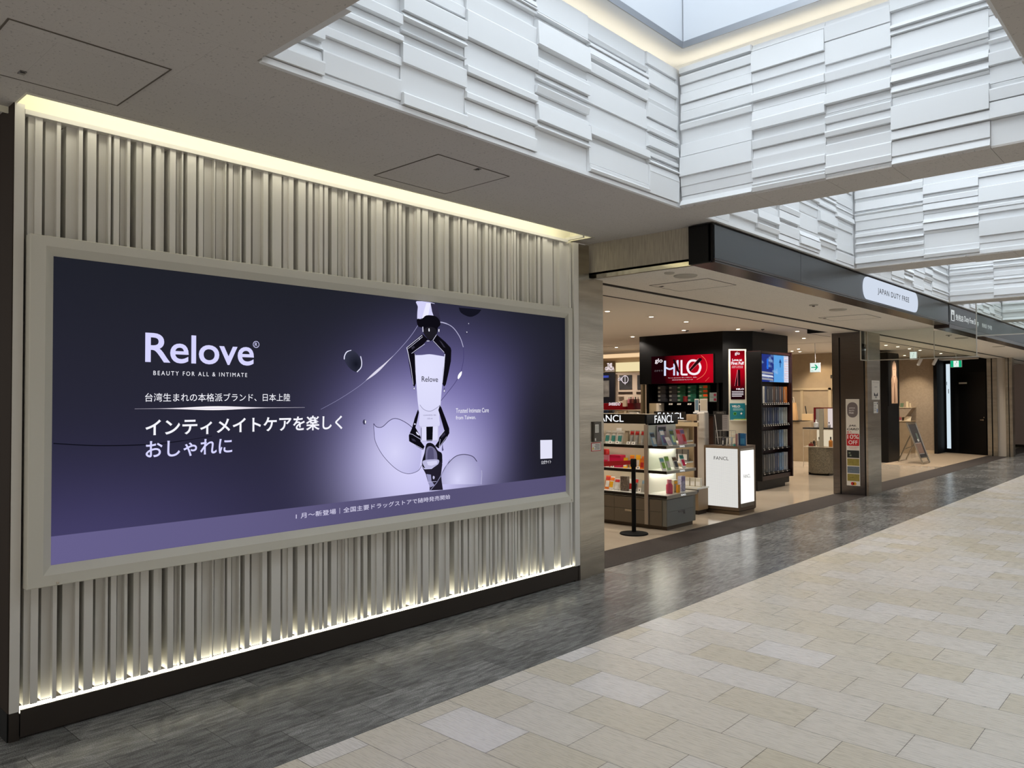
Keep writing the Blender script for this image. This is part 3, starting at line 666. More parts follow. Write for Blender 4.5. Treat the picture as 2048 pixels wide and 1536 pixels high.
ptext('CLEANSING GEL', 845, 871, 829.3, 831.8, TG); ptext('150 ml', 853, 863.5, 835.6, 838.6, TG)
# registered mark: ring and R
mb = MB(); c = PP(511.6, 689); rr = PP(517.9, 689).y-c.y
v = []
for k in range(24):
    t = 2*math.pi*k/24; v += [(XP+.004, c.y+rr*math.cos(t), c.z+rr*math.sin(t)), (XP+.004, c.y+rr*.84*math.cos(t), c.z+rr*.84*math.sin(t))]
mb.add(v, [(2*k, (2*k+2) % 48, (2*k+3) % 48, 2*k+1) for k in range(24)])
text('R', plane_x(XP), c.y-rr*.42, c.y+rr*.42, c.z-rr*.52, c.z+rr*.52, TL, mb=mb, w=.004)
mb.build('registered_mark', TL, lb)
art('flare_line', stroke([(280+312*i/24, 817.6-2.6*i/24) for i in range(25)], [.3+7.2*math.exp(-((i-11.5)/5.2)**2) for i in range(25)]), rgb(250, 244, 250), 1.1)
art('flare_line', stroke([(268+340*i/24, 817.7-2.8*i/24) for i in range(25)], [.2+1.6*math.exp(-((i-12)/8)**2) for i in range(25)]), rgb(210, 204, 220), 1.)
art('white_label', [Z([(1729,1182),(1823,1180),(1823,1325),(1730,1330)], 640, 580, 3.938)], rgb(226, 226, 246))
# ------------------------------------------------------------------ ceiling details
def hatch(x0, x1, y0, y1, z, label, ly):
    t = thing('access_hatch', label, 'ceiling hatch', ((x0+x1)/2, (y0+y1)/2, z))
    g = mat('hatch_gap', rgb(92, 84, 76), .8); e = .007; b = MB()
    b.box(x0, x1, y0, y0+e, z-.003, z); b.box(x0, x1, y1-e, y1, z-.003, z); b.box(x0, x0+e, y0+e, y1-e, z-.003, z); b.box(x1-e, x1, y0+e, y1-e, z-.003, z)
    b.build('hatch_frame', g, t)
    MB().box(x0+e, x1-e, y0+e, y1-e, z-.002, z).build('hatch_door', M_ceil if z > 3 else M_soffit, t)
    k = MB(); k.box(ly[0]-.022, ly[0]+.022, ly[1]-.013, ly[1]+.013, z-.005, z-.002); k.box(ly[0]-.008, ly[0]+.008, ly[1]-.009, ly[1]+.009, z-.008, z-.005)
    k.build('latch', M_steel_dark, t)
    return t
hatch(-3.90, -3.30, .82, 1.43, ZC, 'large ceiling access hatch above the left end of the poster', (-3.80, 1.0))
hatch(-3.93, -3.32, 2.98, 3.59, ZC, 'square ceiling access hatch beside the skylight, above the middle of the poster', (-3.36, 3.34))
hatch(-4.09, -3.46, 6.42, 6.99, ZS, 'thin ceiling hatch beside the round speaker in the soffit', (-4.03, 6.55))
hatch(-4.05, -3.42, 10.6, 11.2, ZS, 'thin ceiling hatch in the soffit near the hanging glass screens', (-4.0, 10.7))
def disc(name, x, y, z, r, label, cat, mt, group=None, h=.012, inner=None):
    t = thing(name, label, cat, (x, y, z), group)
    MB().ring((x, y, z-h), 'z', [(r*.9, 0), (r, h*.5), (r, h)], 28).build('ring', mt, t, smooth=True)
    if inner: MB().ring((x, y, z-h-.014), 'z', [(r*.25, 0), (r*.3, .008), (r*.32, .014)], 14).build('nozzle', inner, t, smooth=True)
    return t
M_spk = mat('speaker_grille', rgb(176, 170, 158), .7)
disc('ceiling_speaker', -3.53, 6.14, ZS, .105, 'round ceiling speaker in the soffit just inside the fascia end', 'speaker', M_spk)
disc('ceiling_speaker', -3.50, 9.8, ZS, .105, 'round ceiling speaker in the soffit nearly below the white oval sign', 'speaker', M_spk)
disc('ceiling_speaker', -3.50, 16.0, ZS, .11, 'round ceiling speaker in the soffit seen through the glass screens', 'speaker', M_spk)
disc('ceiling_speaker', -3.50, 19.2, ZS, .12, 'round ceiling speaker in the far soffit at the right edge', 'speaker', M_spk)
disc('sprinkler', -3.55, 5.9, ZS, .045, 'small flat sensor in the soffit beside the bulkhead', 'sprinkler', M_spk)
disc('sprinkler', -3.53, 9.1, ZS, .05, 'sprinkler rosette in the soffit left of the farther round speaker', 'sprinkler', M_spk, inner=M_steel_dark)
disc('sprinkler', -3.50, 15.1, ZS, .05, 'sprinkler rosette in the soffit behind the glass screens', 'sprinkler', M_spk, inner=M_steel_dark)
disc('sprinkler', -7.0, 12.2, ZI, .04, 'dark sprinkler in the shop ceiling in front of the black tower', 'sprinkler', M_steel_dark, inner=M_steel_dark)
disc('sprinkler', -5.9, 12.9, ZI, .03, 'tiny dark sprinkler in the shop ceiling right of the black tower top', 'sprinkler', M_steel_dark, inner=M_steel_dark)
disc('sprinkler', -6.6, 8.9, ZI, .05, 'round black ceiling fitting near the left of the shop ceiling', 'sprinkler', M_steel_dark, inner=M_steel_dark)
# ------------------------------------------------------------------ shop shell
M_beige = mat('beige_wall_panel', rgb(166, 146, 118), .6, noise=(5, .1))
M_beige2 = mat('taupe_textured_wall', rgb(172, 154, 132), .75, noise=(18, .12))
struct('ceiling_shop', MB().box(-22, -4.85, 5.68, 40, ZI, ZI+.05), M_shopceil)
struct('wall_back', MB().box(-12.9, -7.30, 20.8, 20.9, 0, ZI), M_beige)
struct('wall_back_return', MB().box(-7.35, -7.25, 20.9, 25.0, 0, ZI), M_beige2)
struct('wall_right', MB().box(-7.25, -6.15, 24.9, 25.0, 0, ZI), M_beige2)
struct('wall_far_left', MB().box(-22, -12.9, 20.8, 20.9, 0, ZI).box(-22, -21.9, 5.7, 20.8, 0, ZI).box(-22, -4.7, 5.60, 5.66, 0, ZI), M_beige)
struct('trim_6', MB().box(-12.9, -7.36, 20.785, 20.8, 0, .09).box(-7.25, -6.16, 24.885, 24.9, 0, .09), mat('pale_skirting', rgb(206, 186, 156), .5))
tr = MB()
tr.box(-8.45, -8.38, 20.77, 20.8, .02, 1.86); tr.box(-7.70, -7.62, 20.77, 20.8, .02, 1.9); tr.box(-9.6, -7.6, 20.77, 20.8, 1.84, 1.90)
struct('trim_7', tr, mat('beige_door_casing', rgb(184, 164, 132), .5))
# black wall with the door
bw = MB()
bw.add([(-6.15, 24.72, 0), (-6.06, 24.72, 0), (-6.06, 25.56, 0), (-6.15, 25.6, 0), (-6.15, 24.72, 2.75), (-6.06, 24.72, 2.75), (-6.06, 25.56, 2.75), (-6.15, 25.6, 2.75)], [(0, 1, 2, 3), (4, 7, 6, 5), (0, 4, 5, 1), (1, 5, 6, 2), (2, 6, 7, 3), (3, 7, 4, 0)])
bw.add([(-6.06, 25.56, 0), (-4.8, 24.86, 0), (-4.8, 24.96, 0), (-6.06, 25.66, 0), (-6.06, 25.56, 2.75), (-4.8, 24.86, 2.75), (-4.8, 24.96, 2.75), (-6.06, 25.66, 2.75)], [(0, 1, 2, 3), (4, 7, 6, 5), (0, 4, 5, 1), (1, 5, 6, 2), (2, 6, 7, 3), (3, 7, 4, 0)])
struct('wall_black', bw, M_black2)
dv = Vector((1.26, -.70, 0)).normalized(); nv = Vector((-dv.y*-1, dv.x*-1, 0)); nv = Vector((dv.y, -dv.x, 0))
PD = (Vector((-6.06, 25.56, 0)), dv, Vector((0, 0, 1)), nv)
def slab(mb, pl, u0, u1, v0, v1, w0, w1, mi=0):
    O, U, V, Nn = pl
    p = [O+U*a+V*b+Nn*c for a, b, c in ((u0, v0, w0), (u1, v0, w0), (u1, v1, w0), (u0, v1, w0))]
    return mb.poly_extrude(p, Nn*(w1-w0), mi)
dr = slab(MB(), PD, .50, 1.38, .03, 2.35, .002, .02).build('door_1', M_black, None, kind='structure')
hd = MB(); slab(hd, PD, 1.22, 1.34, .985, 1.005, .05, .065); slab(hd, PD, 1.31, 1.335, .975, 1.015, .02, .065); slab(hd, PD, 1.31, 1.335, 1.05, 1.08, .02, .035)
hd.build('door_handle', M_steel, dr)
slab(MB(), PD, .52, .78, 2.02, 2.07, .02, .03).build('door_plate', mat('pale_door_plate', rgb(190, 186, 176), .5), dr)
slit = thing('light_slot', 'tall narrow lit glass panel glowing white in the black wall', 'panel', (-5.95, 25.4, .1))
slab(MB(), PD, .07, .20, .13, 2.62, .002, .012).build('glass', glow('slit_light', rgb(206, 222, 232), 1.05), slit)
slab(slab(MB(), PD, .085, .10, 2.0, 2.1, .012, .014), PD, .14, .16, 1.75, 1.88, .012, .014).build('print_mark', M_black, slit)
# ------------------------------------------------------------------ far columns and corridor end
def far_columns():
    for y0, x0, x1, lab in ((24.70, -4.80, -4.56, 'left one of the two far steel columns beside the black door'), (24.68, -4.36, -4.20, 'far steel column nearest the right edge, past the white wall strip')):
        t = thing('steel_column', lab, 'column', ((x0+x1)/2, y0, 0))
        wd = x1-x0
        MB().box(x0, x0+wd*.42, y0, y0+.3, 0, 2.72).build('column_cladding', M_steel, t)
        MB().box(x0+wd*.42, x0+wd*.55, y0+.02, y0+.3, 0, 2.72).build('joint_strip', M_black, t)
        MB().box(x0+wd*.55, x1, y0, y0+.3, 0, 2.72).build('column_cladding', M_steel, t)
far_columns()
struct('wall_far_strip', MB().box(-4.56, -4.36, 24.76, 24.8, 0, 2.72), mat('off_white_wall', rgb(205, 196, 184), .7))
struct('wall_far', MB().box(-9, -4.2, 30, 30.1, 0, 2.9).box(-4.2, 9, 40, 40.1, 0, 3.03).box(-4.25, -4.15, 30, 40, 0, 3), mat('mauve_beige_wall', rgb(172, 152, 142), .7))
struct('trim_8', MB().box(-5.4, -4.25, 29.985, 30, 0, .08), M_steel_dark)
struct('ceiling_far', MB().box(-9, -4.3, 25, 40, 2.72, 2.76), M_soffit)
# opposite side of the concourse
struct('wall_opposite', MB().box(9, 9.1, -6, 40, 0, 1.0), mat('pale_wall', rgb(200, 194, 184), .7))
# ------------------------------------------------------------------ downlights (lamps that really light the shop)
M_bulb = glow('downlight_glass', (1.0, .88, .70), 12)
pos = [(-6.24, 8.73, 'left'), (-6.19, 9.77, 'a'), (-6.19, 10.78, ''), (-6.98, 12.07, ''), (-8.41, 12.60, ''), (-6.19, 12.55, ''), (-5.62, 13.71, ''), (-5.61, 14.46, ''), (-6.17, 15.38, ''), (-8.05, 19.3, ''), (-8.0, 19.67, ''), (-9.2, 18.5, ''), (-6.18, 17.09, ''), (-5.63, 18.74, ''), (-5.59, 19.48, ''), (-5.61, 20.47, ''), (-5.59, 21.3, ''), (-5.6, 23.3, ''), (-5.6, 7.6, ''), (-6.2, 6.9, ''), (-7.6, 18.6, ''), (-6.6, 23.6, ''), (-10.4, 14.9, ''), (-11.3, 15.1, ''), (-10.2, 12.4, '')]
def lamp(name, kind, loc, power, color, size=.06, rot=None, spot=None, parent=None):
    l = bpy.data.lights.new(name, kind); l.energy = power; l.color = color
    if kind == 'AREA': l.shape = 'DISK'; l.size = size
    else: l.shadow_soft_size = size
    if kind == 'SPOT': l.spot_size = math.radians(spot or 110); l.spot_blend = .6
    o = bpy.data.objects.new(name, l); col.objects.link(o); o.location = loc
    if rot: o.rotation_euler = rot
    if parent is not None: o.parent = parent; o.matrix_parent_inverse = parent.matrix_basis.inverted()
    return o
d0 = None
for i, (x, y, n) in enumerate(pos):
    g = 'downlights in the shop ceiling'
    if d0 is None:
        d0 = thing('downlight', 'small round recessed downlight shining in the shop ceiling', 'light', (x, y, ZI), g)
        MB().ring((x, y, ZI-.006), 'z', [(.062, 0), (.066, .006)], 20).build('ring', mat('white_ring', rgb(225, 215, 200), .5), d0)
        MB().ring((x, y, ZI-.0085), 'z', [(.030, 0), (.032, .002)], 16).build('lamp_glass', M_bulb, d0)
        lamp('bulb', 'SPOT', (x, y, ZI-.02), 80, (1, .91, .80), .045, spot=140, parent=d0)
        base = Vector((x, y, ZI))
    else:
        dup(d0, Vector((x, y, ZI))-base)
# thin brown strips drawn as gap lines on the shop ceiling
struct('trim_9', MB().box(-6.9, -5.1, 7.35, 7.37, ZI-.002, ZI).box(-12, -6.8, 14.5, 14.52, ZI-.002, ZI).box(-9, -5.4, 16.9, 16.92, ZI-.002, ZI), mat('ceiling_shadow_gap', rgb(120, 100, 84), .8))
# zigzag edge next to the pillar
#struct('trim_10', MB().box(-5.24, -4.85, 14.36, 14.39, ZI-.03, ZI).box(-5.42, -5.24, 14.2, 14.23, ZI-.03, ZI), M_brownlip)
# spots on the beige wall
for i, (x, y, lab) in enumerate(((-6.32, 24.0, 'white track spotlight left one of two near the black wall'), (-5.93, 24.0, 'white track spotlight right one of two, against the black wall'))):
    t = thing('track_spotlight', lab, 'light', (x, y, ZI))
    MB().bar((x, y, ZI), (x, y, ZI-.12), .02).build('stem', M_white, t)
    MB().bar((x+.05, y-.02, ZI-.1), (x-.06, y+.1, ZI-.26), .09, n=12).build('lamp_head', M_white, t)
lamp('wall_spot', 'SPOT', (-6.55, 24.1, 2.75), 30, (1, .82, .58), .05, rot=(math.radians(-32), 0, 0), spot=70).rotation_euler = Vector((-.2, .75, -1.6)).to_track_quat('-Z', 'Y').to_euler()
lamp('wall_spot', 'SPOT', (-7.9, 20.1, 2.75), 40, (1, .80, .55), .05, spot=80).rotation_euler = Vector((.1, .65, -1.0)).to_track_quat('-Z', 'Y').to_euler()

# ------------------------------------------------------------------ the near pillar with its posters
pi_ = thing('steel_pillar', 'square brushed steel pillar carrying paper posters, in the middle of the shop front', 'pillar', (-4.58, 13.6, 0))
MB().box(-4.86, -4.33, 13.30, 13.95, 0, ZS-.002).build('column_cladding', M_steel_dark, pi_)
MB().box(-4.326, -4.29, 13.295, 13.95, 0, ZS-.002).build('column_cladding', M_steel, pi_)
MB().box(-4.745, -4.725, 13.292, 13.302, 0, ZS-.08).build('joint_strip', M_black, pi_)
MB().box(-4.345, -4.325, 13.290, 13.302, 0, ZS-.02).build('joint_strip', M_black, pi_)
PL = plane_y(13.288)
M_paper_w = mat('white_paper', rgb(226, 220, 210), .7)
def sheet(name, label, cat, pl, u0, u1, v0, v1, m, w=.002, group=None, th=.0015):
    O, U, V, Nn = pl
    t = thing(name, label, cat, tuple(O+U*((u0+u1)/2)+V*v0+Nn*w), group)
    slab(MB(), pl, u0, u1, v0, v1, w-th, w).build('sheet', m, t)
    return t
ps = sheet('paper_poster', 'long white poster strip with red 10% OFF square on the steel pillar', 'poster', PL, -4.637, -4.42, .158, 1.598, M_paper_w)
def printed(t, pl, u0, u1, v0, v1, m, name='print', w=.0025, rd=None):
    if rd is None: rd = 0
    O, U, V, Nn = pl; pts = []
    if rd:
        for cu, cv_, a0 in ((u1-rd, v1-rd, 0), (u0+rd, v1-rd, 90), (u0+rd, v0+rd, 180), (u1-rd, v0+rd, 270)):
            for k in range(7):
                a = math.radians(a0+15*k); pts.append(O+U*(cu+rd*math.cos(a))+V*(cv_+rd*math.sin(a))+Nn*w)
    else: pts = [O+U*a+V*b+Nn*w for a, b in ((u0, v0), (u1, v0), (u1, v1), (u0, v1))]
    return MB().add(pts, [tuple(range(len(pts)))]).build(name, m, t)
M_pill = mat('print_taupe', rgb(118, 108, 108), .7); M_red = mat('print_red', rgb(196, 24, 34), .6); M_ink = mat('print_black', rgb(22, 20, 22), .6)
M_pw = mat('print_white', rgb(240, 238, 234), .6)
printed(ps, PL, -4.615, -4.445, 1.29, 1.545, M_pill, rd=.083)
for k, s in enumerate(('JAPAN', 'DUTY', 'FREE')): text(s, PL, -4.585, -4.50+.01*(k == 0)-.01*(k == 2), 1.435-k*.04, 1.458-k*.04, M_pw, 'lettering', ps, w=.003, bold=.01)
text('JAL', PL, -4.60, -4.475, 1.135, 1.17, M_ink, 'lettering', ps, w=.003, bold=.03, slant=.5)
text('CARD', PL, -4.63, -4.44, 1.08, 1.115, M_ink, 'lettering', ps, w=.003, bold=.03, slant=.4)
text('最大', PL, -4.625, -4.545, 1.03, 1.065, M_red, 'lettering', ps, w=.003)
printed(ps, PL, -4.630, -4.427, .82, 1.02, M_red, rd=.015)
text('10%', PL, -4.618, -4.435, .935, 1.005, M_pw, 'lettering', ps, w=.003, bold=.005)
text('OFF', PL, -4.60, -4.455, .845, .91, M_pw, 'lettering', ps, w=.003, bold=.008)
text('一部対象外商品あり', PL, -4.61, -4.44, .79, .805, M_red, 'lettering', ps, w=.003)
text('（5%OFF）', PL, -4.58, -4.47, .765, .78, M_red, 'lettering', ps, w=.003)
for (a, b, c, nm) in ((.62, .745, rgb(24, 30, 30), 'card_black'), (.49, .607, rgb(150, 136, 62), 'card_gold'), (.365, .478, rgb(104, 116, 128), 'card_silver'), (.235, .353, rgb(156, 142, 66), 'card_gold')):
    printed(ps, PL, -4.625, -4.43, a, b, mat('print_'+nm, c, .5, noise=(30, .2)), 'printed_card')
for (a, b) in ((-4.60, .70), (-4.585, .66)): printed(ps, PL, a, a+.03, b-.012, b+.012, mat('print_chip', rgb(120, 130, 110), .5), 'chip', w=.003)
for y_, s in ((.54, 'JALCARD'), (.415, 'JALCARD'), (.285, 'JALCARD')): text(s, PL, -4.585, -4.53, y_, y_+.012, M_ink, 'lettering', ps, w=.003)
for cx_, c, nm in ((-4.542, rgb(190, 30, 30), 'print_circle_red'), (-4.508, rgb(230, 160, 40), 'print_circle_orange')):
    MB().ring((cx_, 13.2855, .192), 'y', [(.028, 0), (.028, .0004)], 20).build('card_emblem', mat(nm, c, .6), ps)
PX = plane_x(-4.288)
s2 = sheet('paper_notice', 'white notice with a small black bow print, on the right face of the steel pillar', 'notice', PX, 13.50, 13.90, 1.585, 1.91, M_paper_w)
text('ゲランコスメ', PX, 13.55, 13.85, 1.865, 1.885, M_pill, 'lettering', s2, w=.003)
text('NEW', PX, 13.64, 13.78, 1.79, 1.81, M_pill, 'lettering', s2, w=.003)
bo = MB(); O_ = Vector((-4.285, 13.70, 1.66))
for s in (-1, 1):
    bo.add([O_, O_+Vector((0, s*.09, .05)), O_+Vector((0, s*.10, -.01)), O_+Vector((0, s*.03, -.015))], [(0, 1, 2, 3)]); bo.add([O_, O_+Vector((0, s*.05, -.04)), O_+Vector((0, s*.02, -.055))], [(0, 1, 2)])
bo.build('bow_print', M_ink, s2)
s3 = sheet('paper_notice', 'smaller white notice below the bow notice on the steel pillar', 'notice', PX, 13.58, 13.80, 1.36, 1.55, M_paper_w)
for k in range(5): printed(s3, PX, 13.60, 13.70+.02*(k % 2), 1.52-.03*k, 1.526-.03*k, M_ink, 'print')
printed(s3, PX, 13.73, 13.78, 1.37, 1.43, mat('print_blue', rgb(120, 140, 190), .6)); printed(s3, PX, 13.74, 13.78, 1.51, 1.535, M_ink)
# call box and caution label on the near column
PC = plane_x(-4.239)
cbx = thing('call_button_box', 'slim grey box with a paper label on the near steel column', 'box', (-4.22, 5.745, 1.22))
slab(MB(), PC, 5.69, 5.80, 1.215, 1.40, 0, .02).build('case', mat('warm_grey_box', rgb(90, 84, 74), .5), cbx)
slab(MB(), PC, 5.70, 5.755, 1.30, 1.375, .02, .022).build('paper_label', M_paper_w, cbx)
for k in range(5): slab(MB(), PC, 5.704, 5.75, 1.31+.012*k, 1.314+.012*k, .022, .0225).build('print_line', mat('print_faint', rgb(150, 150, 130), .7), cbx)
slab(MB(), PC, 5.695, 5.712, 1.225, 1.25, .02, .022).build('small_label', M_paper_w, cbx)
ca = thing('caution_label', 'white warning label with red rim and yellow triangle on the near steel column', 'label', (-4.236, 5.74, 1.13))
slab(MB(), PC, 5.668, 5.812, 1.130, 1.208, 0, .0015).build('rim', M_red, ca)
slab(MB(), PC, 5.674, 5.806, 1.136, 1.202, .0015, .002).build('sheet', M_paper_w, ca)
MB().add([Vector((-4.2365, a, b)) for a, b in ((5.678, 1.145), (5.705, 1.145), (5.692, 1.175))], [(0, 1, 2)]).build('warning_triangle', mat('print_yellow', rgb(214, 180, 50), .6), ca)
for k in range(4): slab(MB(), PC, 5.715+.01*(k % 2), 5.795, 1.147+.013*k, 1.152+.013*k, .002, .0023).build('print_line', M_ink, ca)
# ------------------------------------------------------------------ smoke screens of glass
def glass_mat():
    m, nt, b = nodes('clear_wired_glass')
    nt.nodes.remove(b); o = nt.nodes['Material Output']
    t = N(nt, 'ShaderNodeBsdfTransparent'); t.inputs[0].default_value = (.90, .925, .90, 1)
    g = N(nt, 'ShaderNodeBsdfGlossy'); g.inputs['Roughness'].default_value = .02
    lw = N(nt, 'ShaderNodeLayerWeight'); lw.inputs[0].default_value = .25
    mx = N(nt, 'ShaderNodeMixShader'); nt.links.new(lw.outputs['Fresnel'], mx.inputs[0]); nt.links.new(t.outputs[0], mx.inputs[1]); nt.links.new(g.outputs[0], mx.inputs[2])
    nt.links.new(mx.outputs[0], o.inputs[0]); return m
M_glass = glass_mat()
M_edge = mat('glass_edge_trim', rgb(200, 198, 188), .3, .5)
def screen(label, pieces, edges, loc):
    t = thing('glass_screen', label, 'glass screen', loc)
    for b in pieces: MB().box(*b).build('glass_pane', M_glass, t)
    e = MB()
    for b in edges: e.box(*b)
    e.build('edge_trim', M_edge, t)
    return t
yg = 13.22
screen('hanging clear glass smoke screen running out from the steel pillar', [(-4.25, -3.275, yg, yg+.008, 2.235, 2.70), (-3.268, -2.70, yg, yg+.008, 2.235, 2.655)],
       [(-4.25, -2.66, yg-.004, yg+.012, 2.222, 2.236), (-3.276, -3.267, yg-.003, yg+.011, 2.236, 2.655), (-2.70, -2.688, yg-.003, yg+.011, 2.236, 3.03), (-4.256, -4.25, yg-.003, yg+.011, 2.222, 2.70)], (-3.5, yg, 2.222))
screen('short clear glass pane wrapping the top of the steel pillar', [(-4.275, -4.267, 12.95, 13.20, 2.235, 2.70), ],
       [(-4.28, -4.262, 12.94, 13.205, 2.222, 2.236), (-4.28, -4.262, 12.936, 12.944, 2.236, 2.70)], (-4.27, 13.1, 2.222))
screen('higher clear glass smoke screen crossing the skylight at the right edge', [(-2.685, -.62, yg, yg+.008, 2.545, 3.0)],
       [(-2.685, -.62, yg-.004, yg+.012, 2.53, 2.545)], (-1.6, yg, 2.53))
# ------------------------------------------------------------------ hanging exit signs
M_exitg = glow('exit_green', rgb(20, 170, 120), 1.0); M_exitw = glow('exit_white', rgb(232, 244, 238), 1.0)
def hang_sign(label, x, y, z0, w_, h, kind):
    t = thing('exit_sign', label, 'sign', (x, y, z0))
    MB().box(x-w_/2, x+w_/2, y, y+.05, z0, z0+h).build('sign_case', M_white, t)
    MB().bar((x, y+.025, z0+h), (x, y+.025, ZI if x < -4.85 else ZS), .012).build('stem', M_white, t)
    P = plane_y(y-.001)
    if kind == 'arrow':
        printed(t, P, x-w_/2+.005, x+w_/2-.005, z0+.005, z0+h-.005, M_exitw, 'lit_face', w=.001)
        a = MB(); c = z0+h*.52
        O, U, V, Nn = P
        q = lambda u, v: O+U*(x+u*w_)+V*(c+v*h)+Nn*.002
        a.add([q(-.36, -.05), q(.14, -.05), q(-.04, -.27), q(.1, -.3), q(.34, 0), q(.1, .3), q(-.04, .27), q(.14, .05), q(-.36, .05)], [tuple(range(9))])
        a.build('arrow', M_exitg, t)
        text('非常口', P, x-w_*.42, x-w_*.12, z0+h*.1, z0+h*.22, M_exitg, 'lettering', t, w=.002)
    else:
        printed(t, P, x-w_/2+.005, x+w_/2-.005, z0+.005, z0+h-.005, M_exitw if kind == 'pale' else M_exitg, 'lit_face', w=.001)
        printed(t, P, x-w_*.22, x+w_*.25, z0+.01, z0+h-.01, M_exitw, 'door_shape', w=.0015)
        r = MB(); O, U, V, Nn = P
        def limb(p, q_, wd):
            pu = O+U*(x+p[0]*w_)+V*(z0+p[1]*h)+Nn*.003; qu = O+U*(x+q_[0]*w_)+V*(z0+q_[1]*h)+Nn*.003
            r.bar(pu, qu, wd*w_, .001)
        limb((.02, .62), (-.06, .4), .09); limb((-.06, .4), (.1, .28), .06); limb((.1, .28), (.08, .1), .05); limb((-.06, .4), (-.12, .22), .06); limb((-.12, .22), (-.22, .2), .05)
        limb((.0, .6), (-.14, .52), .045); limb((.03, .6), (.14, .48), .045); r.ring(tuple(O+U*(x+.06*w_)+V*(z0+.76*h)+Nn*.003), 'y', [(.045*w_, 0), (.045*w_, .001)], 12)
        r.build('running_figure', mat('figure_green', rgb(20, 90, 70), .6), t)
    return t
hang_sign('square hanging sign with a green arrow in front of the beige back wall', -6.585, 17.0, 2.19, .215, .21, 'arrow')
hang_sign('pale hanging exit sign seen through the glass screen', -4.86, 18.0, 2.44, .14, .17, 'pale')
hang_sign('green hanging exit sign with running figure in front of the black wall', -5.06, 22.5, 2.41, .26, .18, 'green')
# ------------------------------------------------------------------ belt stanchion
st = thing('belt_stanchion', 'black belt barrier post with a red belt in front of the left shelves', 'barrier', (-5.17, 7.76, 0))
x, y = -5.18, 7.76
MB().ring((x, y, 0), 'z', [(.165, 0), (.17, .006), (.165, .016), (.06, .026), (.03, .03)], 40).build('base', M_black2, st, smooth=True)
MB().ring((x, y, .028), 'z', [(.026, 0), (.026, .80)], 20).build('pole', M_black2, st, smooth=True)
MB().ring((x, y, .80), 'z', [(.034, 0), (.036, .01), (.036, .085), (.03, .095)], 20).build('belt_head', M_black2, st, smooth=True)
be = MB(); be.add([(x-.03, y, .875), (x-.03, y, .827), (x-.5, y+.05, .77), (x-.5, y+.05, .835), (x-1.6, y+.1, .70), (x-1.6, y+.1, .76)], [(0, 1, 2, 3), (3, 2, 4, 5)])
bo_ = be.build('belt', mat('red_belt', rgb(170, 16, 24), .7), st)
sd = bo_.modifiers.new('t', 'SOLIDIFY'); sd.thickness = .003
# ------------------------------------------------------------------ product builders
UY = (Vector((1, 0, 0)), Vector((0, -1, 0)))      # facing the camera side (-Y)
UX = (Vector((0, 1, 0)), Vector((1, 0, 0)))       # facing the concourse (+X)
def cmat(c, r=.45, **k):
    n = 'colour_%02x%02x%02x' % tuple(int(v) for v in c)
    return mat(n, rgb(*c), r, **k)
def pouch(name, label, cat, base, face, w_, h, c1, c2, lean=.25, dep=.05, group=None, c3=None, body='pouch_body'):
    U, Nn = face; O = Vector(base)
    t = thing(name, label, cat, tuple(O), group)
    rows = [(0, dep, .92), (.12, dep, 1.0), (.45, dep*.8, 1.0), (.75, dep*.4, .98), (.9, .006, 1.0), (1.0, .003, 1.0)]
    v, f = [], []; n = 9
    for fr, d, ws in rows:
        back = lean*h*fr
        for s in (1, -1):
            for k in range(n):
                u = (k/(n-1)-.5)*(1 if s == 1 else -1); bul = math.cos(u*math.pi*.98)
                v.append(O+U*(u*w_*ws)+Vector((0, 0, fr*h))+Nn*(s*d/2*bul-back))
    m = 2*n
    for j in range(len(rows)-1):
        for k in range(m): f.append((j*m+k, j*m+(k+1) % m, (j+1)*m+(k+1) % m, (j+1)*m+k))
    f.append(tuple(range(m))[::-1]); f.append(tuple(range((len(rows)-1)*m, len(rows)*m)))
    MB().add(v, f).build(body, c1, t, smooth=True)
    def patch(nm, u0, u1, a0, a1, mm, off):
        pv, pf = [], []
        ks = 5; rs = 4
        def dat(fr):
            for (f0, d0_, _), (f1, d1_, _) in zip(rows[:-1], rows[1:]):
                if f0 <= fr <= f1: return d0_+(d1_-d0_)*(fr-f0)/(f1-f0)
            return .003
        for r_ in range(rs):
            fr = a0+(a1-a0)*r_/(rs-1)
            for k in range(ks):
                u = u0+(u1-u0)*k/(ks-1); bul = math.cos(u*math.pi*.98)
                pv.append(O+U*(u*w_)+Vector((0, 0, fr*h))+Nn*(dat(fr)/2*bul-lean*h*fr+off))
        for r_ in range(rs-1):
            for k in range(ks-1): pf.append((r_*ks+k, r_*ks+k+1, (r_+1)*ks+k+1, (r_+1)*ks+k))
        MB().add(pv, pf).build(nm, mm, t)
    patch('printed_label', -.34, .34, .16, .62, c2, .002)
    if c3 is not None: patch('header_print', -.45, .45, .68, .93, c3, .002)
    return t
def carton(name, label, cat, base, face, w_, h, d, c1, c2=None, group=None, lean=0., c3=None):
    U, Nn = face; O = Vector(base)
    t = thing(name, label, cat, tuple(O), group)
    def q(u, v_, n_): return O+U*u+Vector((0, 0, v_))+Nn*(n_-lean*v_)
    p = [q(-w_/2, 0, 0), q(w_/2, 0, 0), q(w_/2, h, 0), q(-w_/2, h, 0)]
    MB().poly_extrude(p, -Nn*d).build('carton_body', c1, t, bevel=.001)
    if c2 is not None: MB().add([q(-w_*.42, h*.12, .0012), q(w_*.42, h*.12, .0012), q(w_*.42, h*.6, .0012), q(-w_*.42, h*.6, .0012)], [(0, 1, 2, 3)]).build('printed_label', c2, t)
    if c3 is not None: MB().add([q(-w_*.42, h*.68, .0012), q(w_*.42, h*.68, .0012), q(w_*.42, h*.92, .0012), q(-w_*.42, h*.92, .0012)], [(0, 1, 2, 3)]).build('header_print', c3, t)
    return t
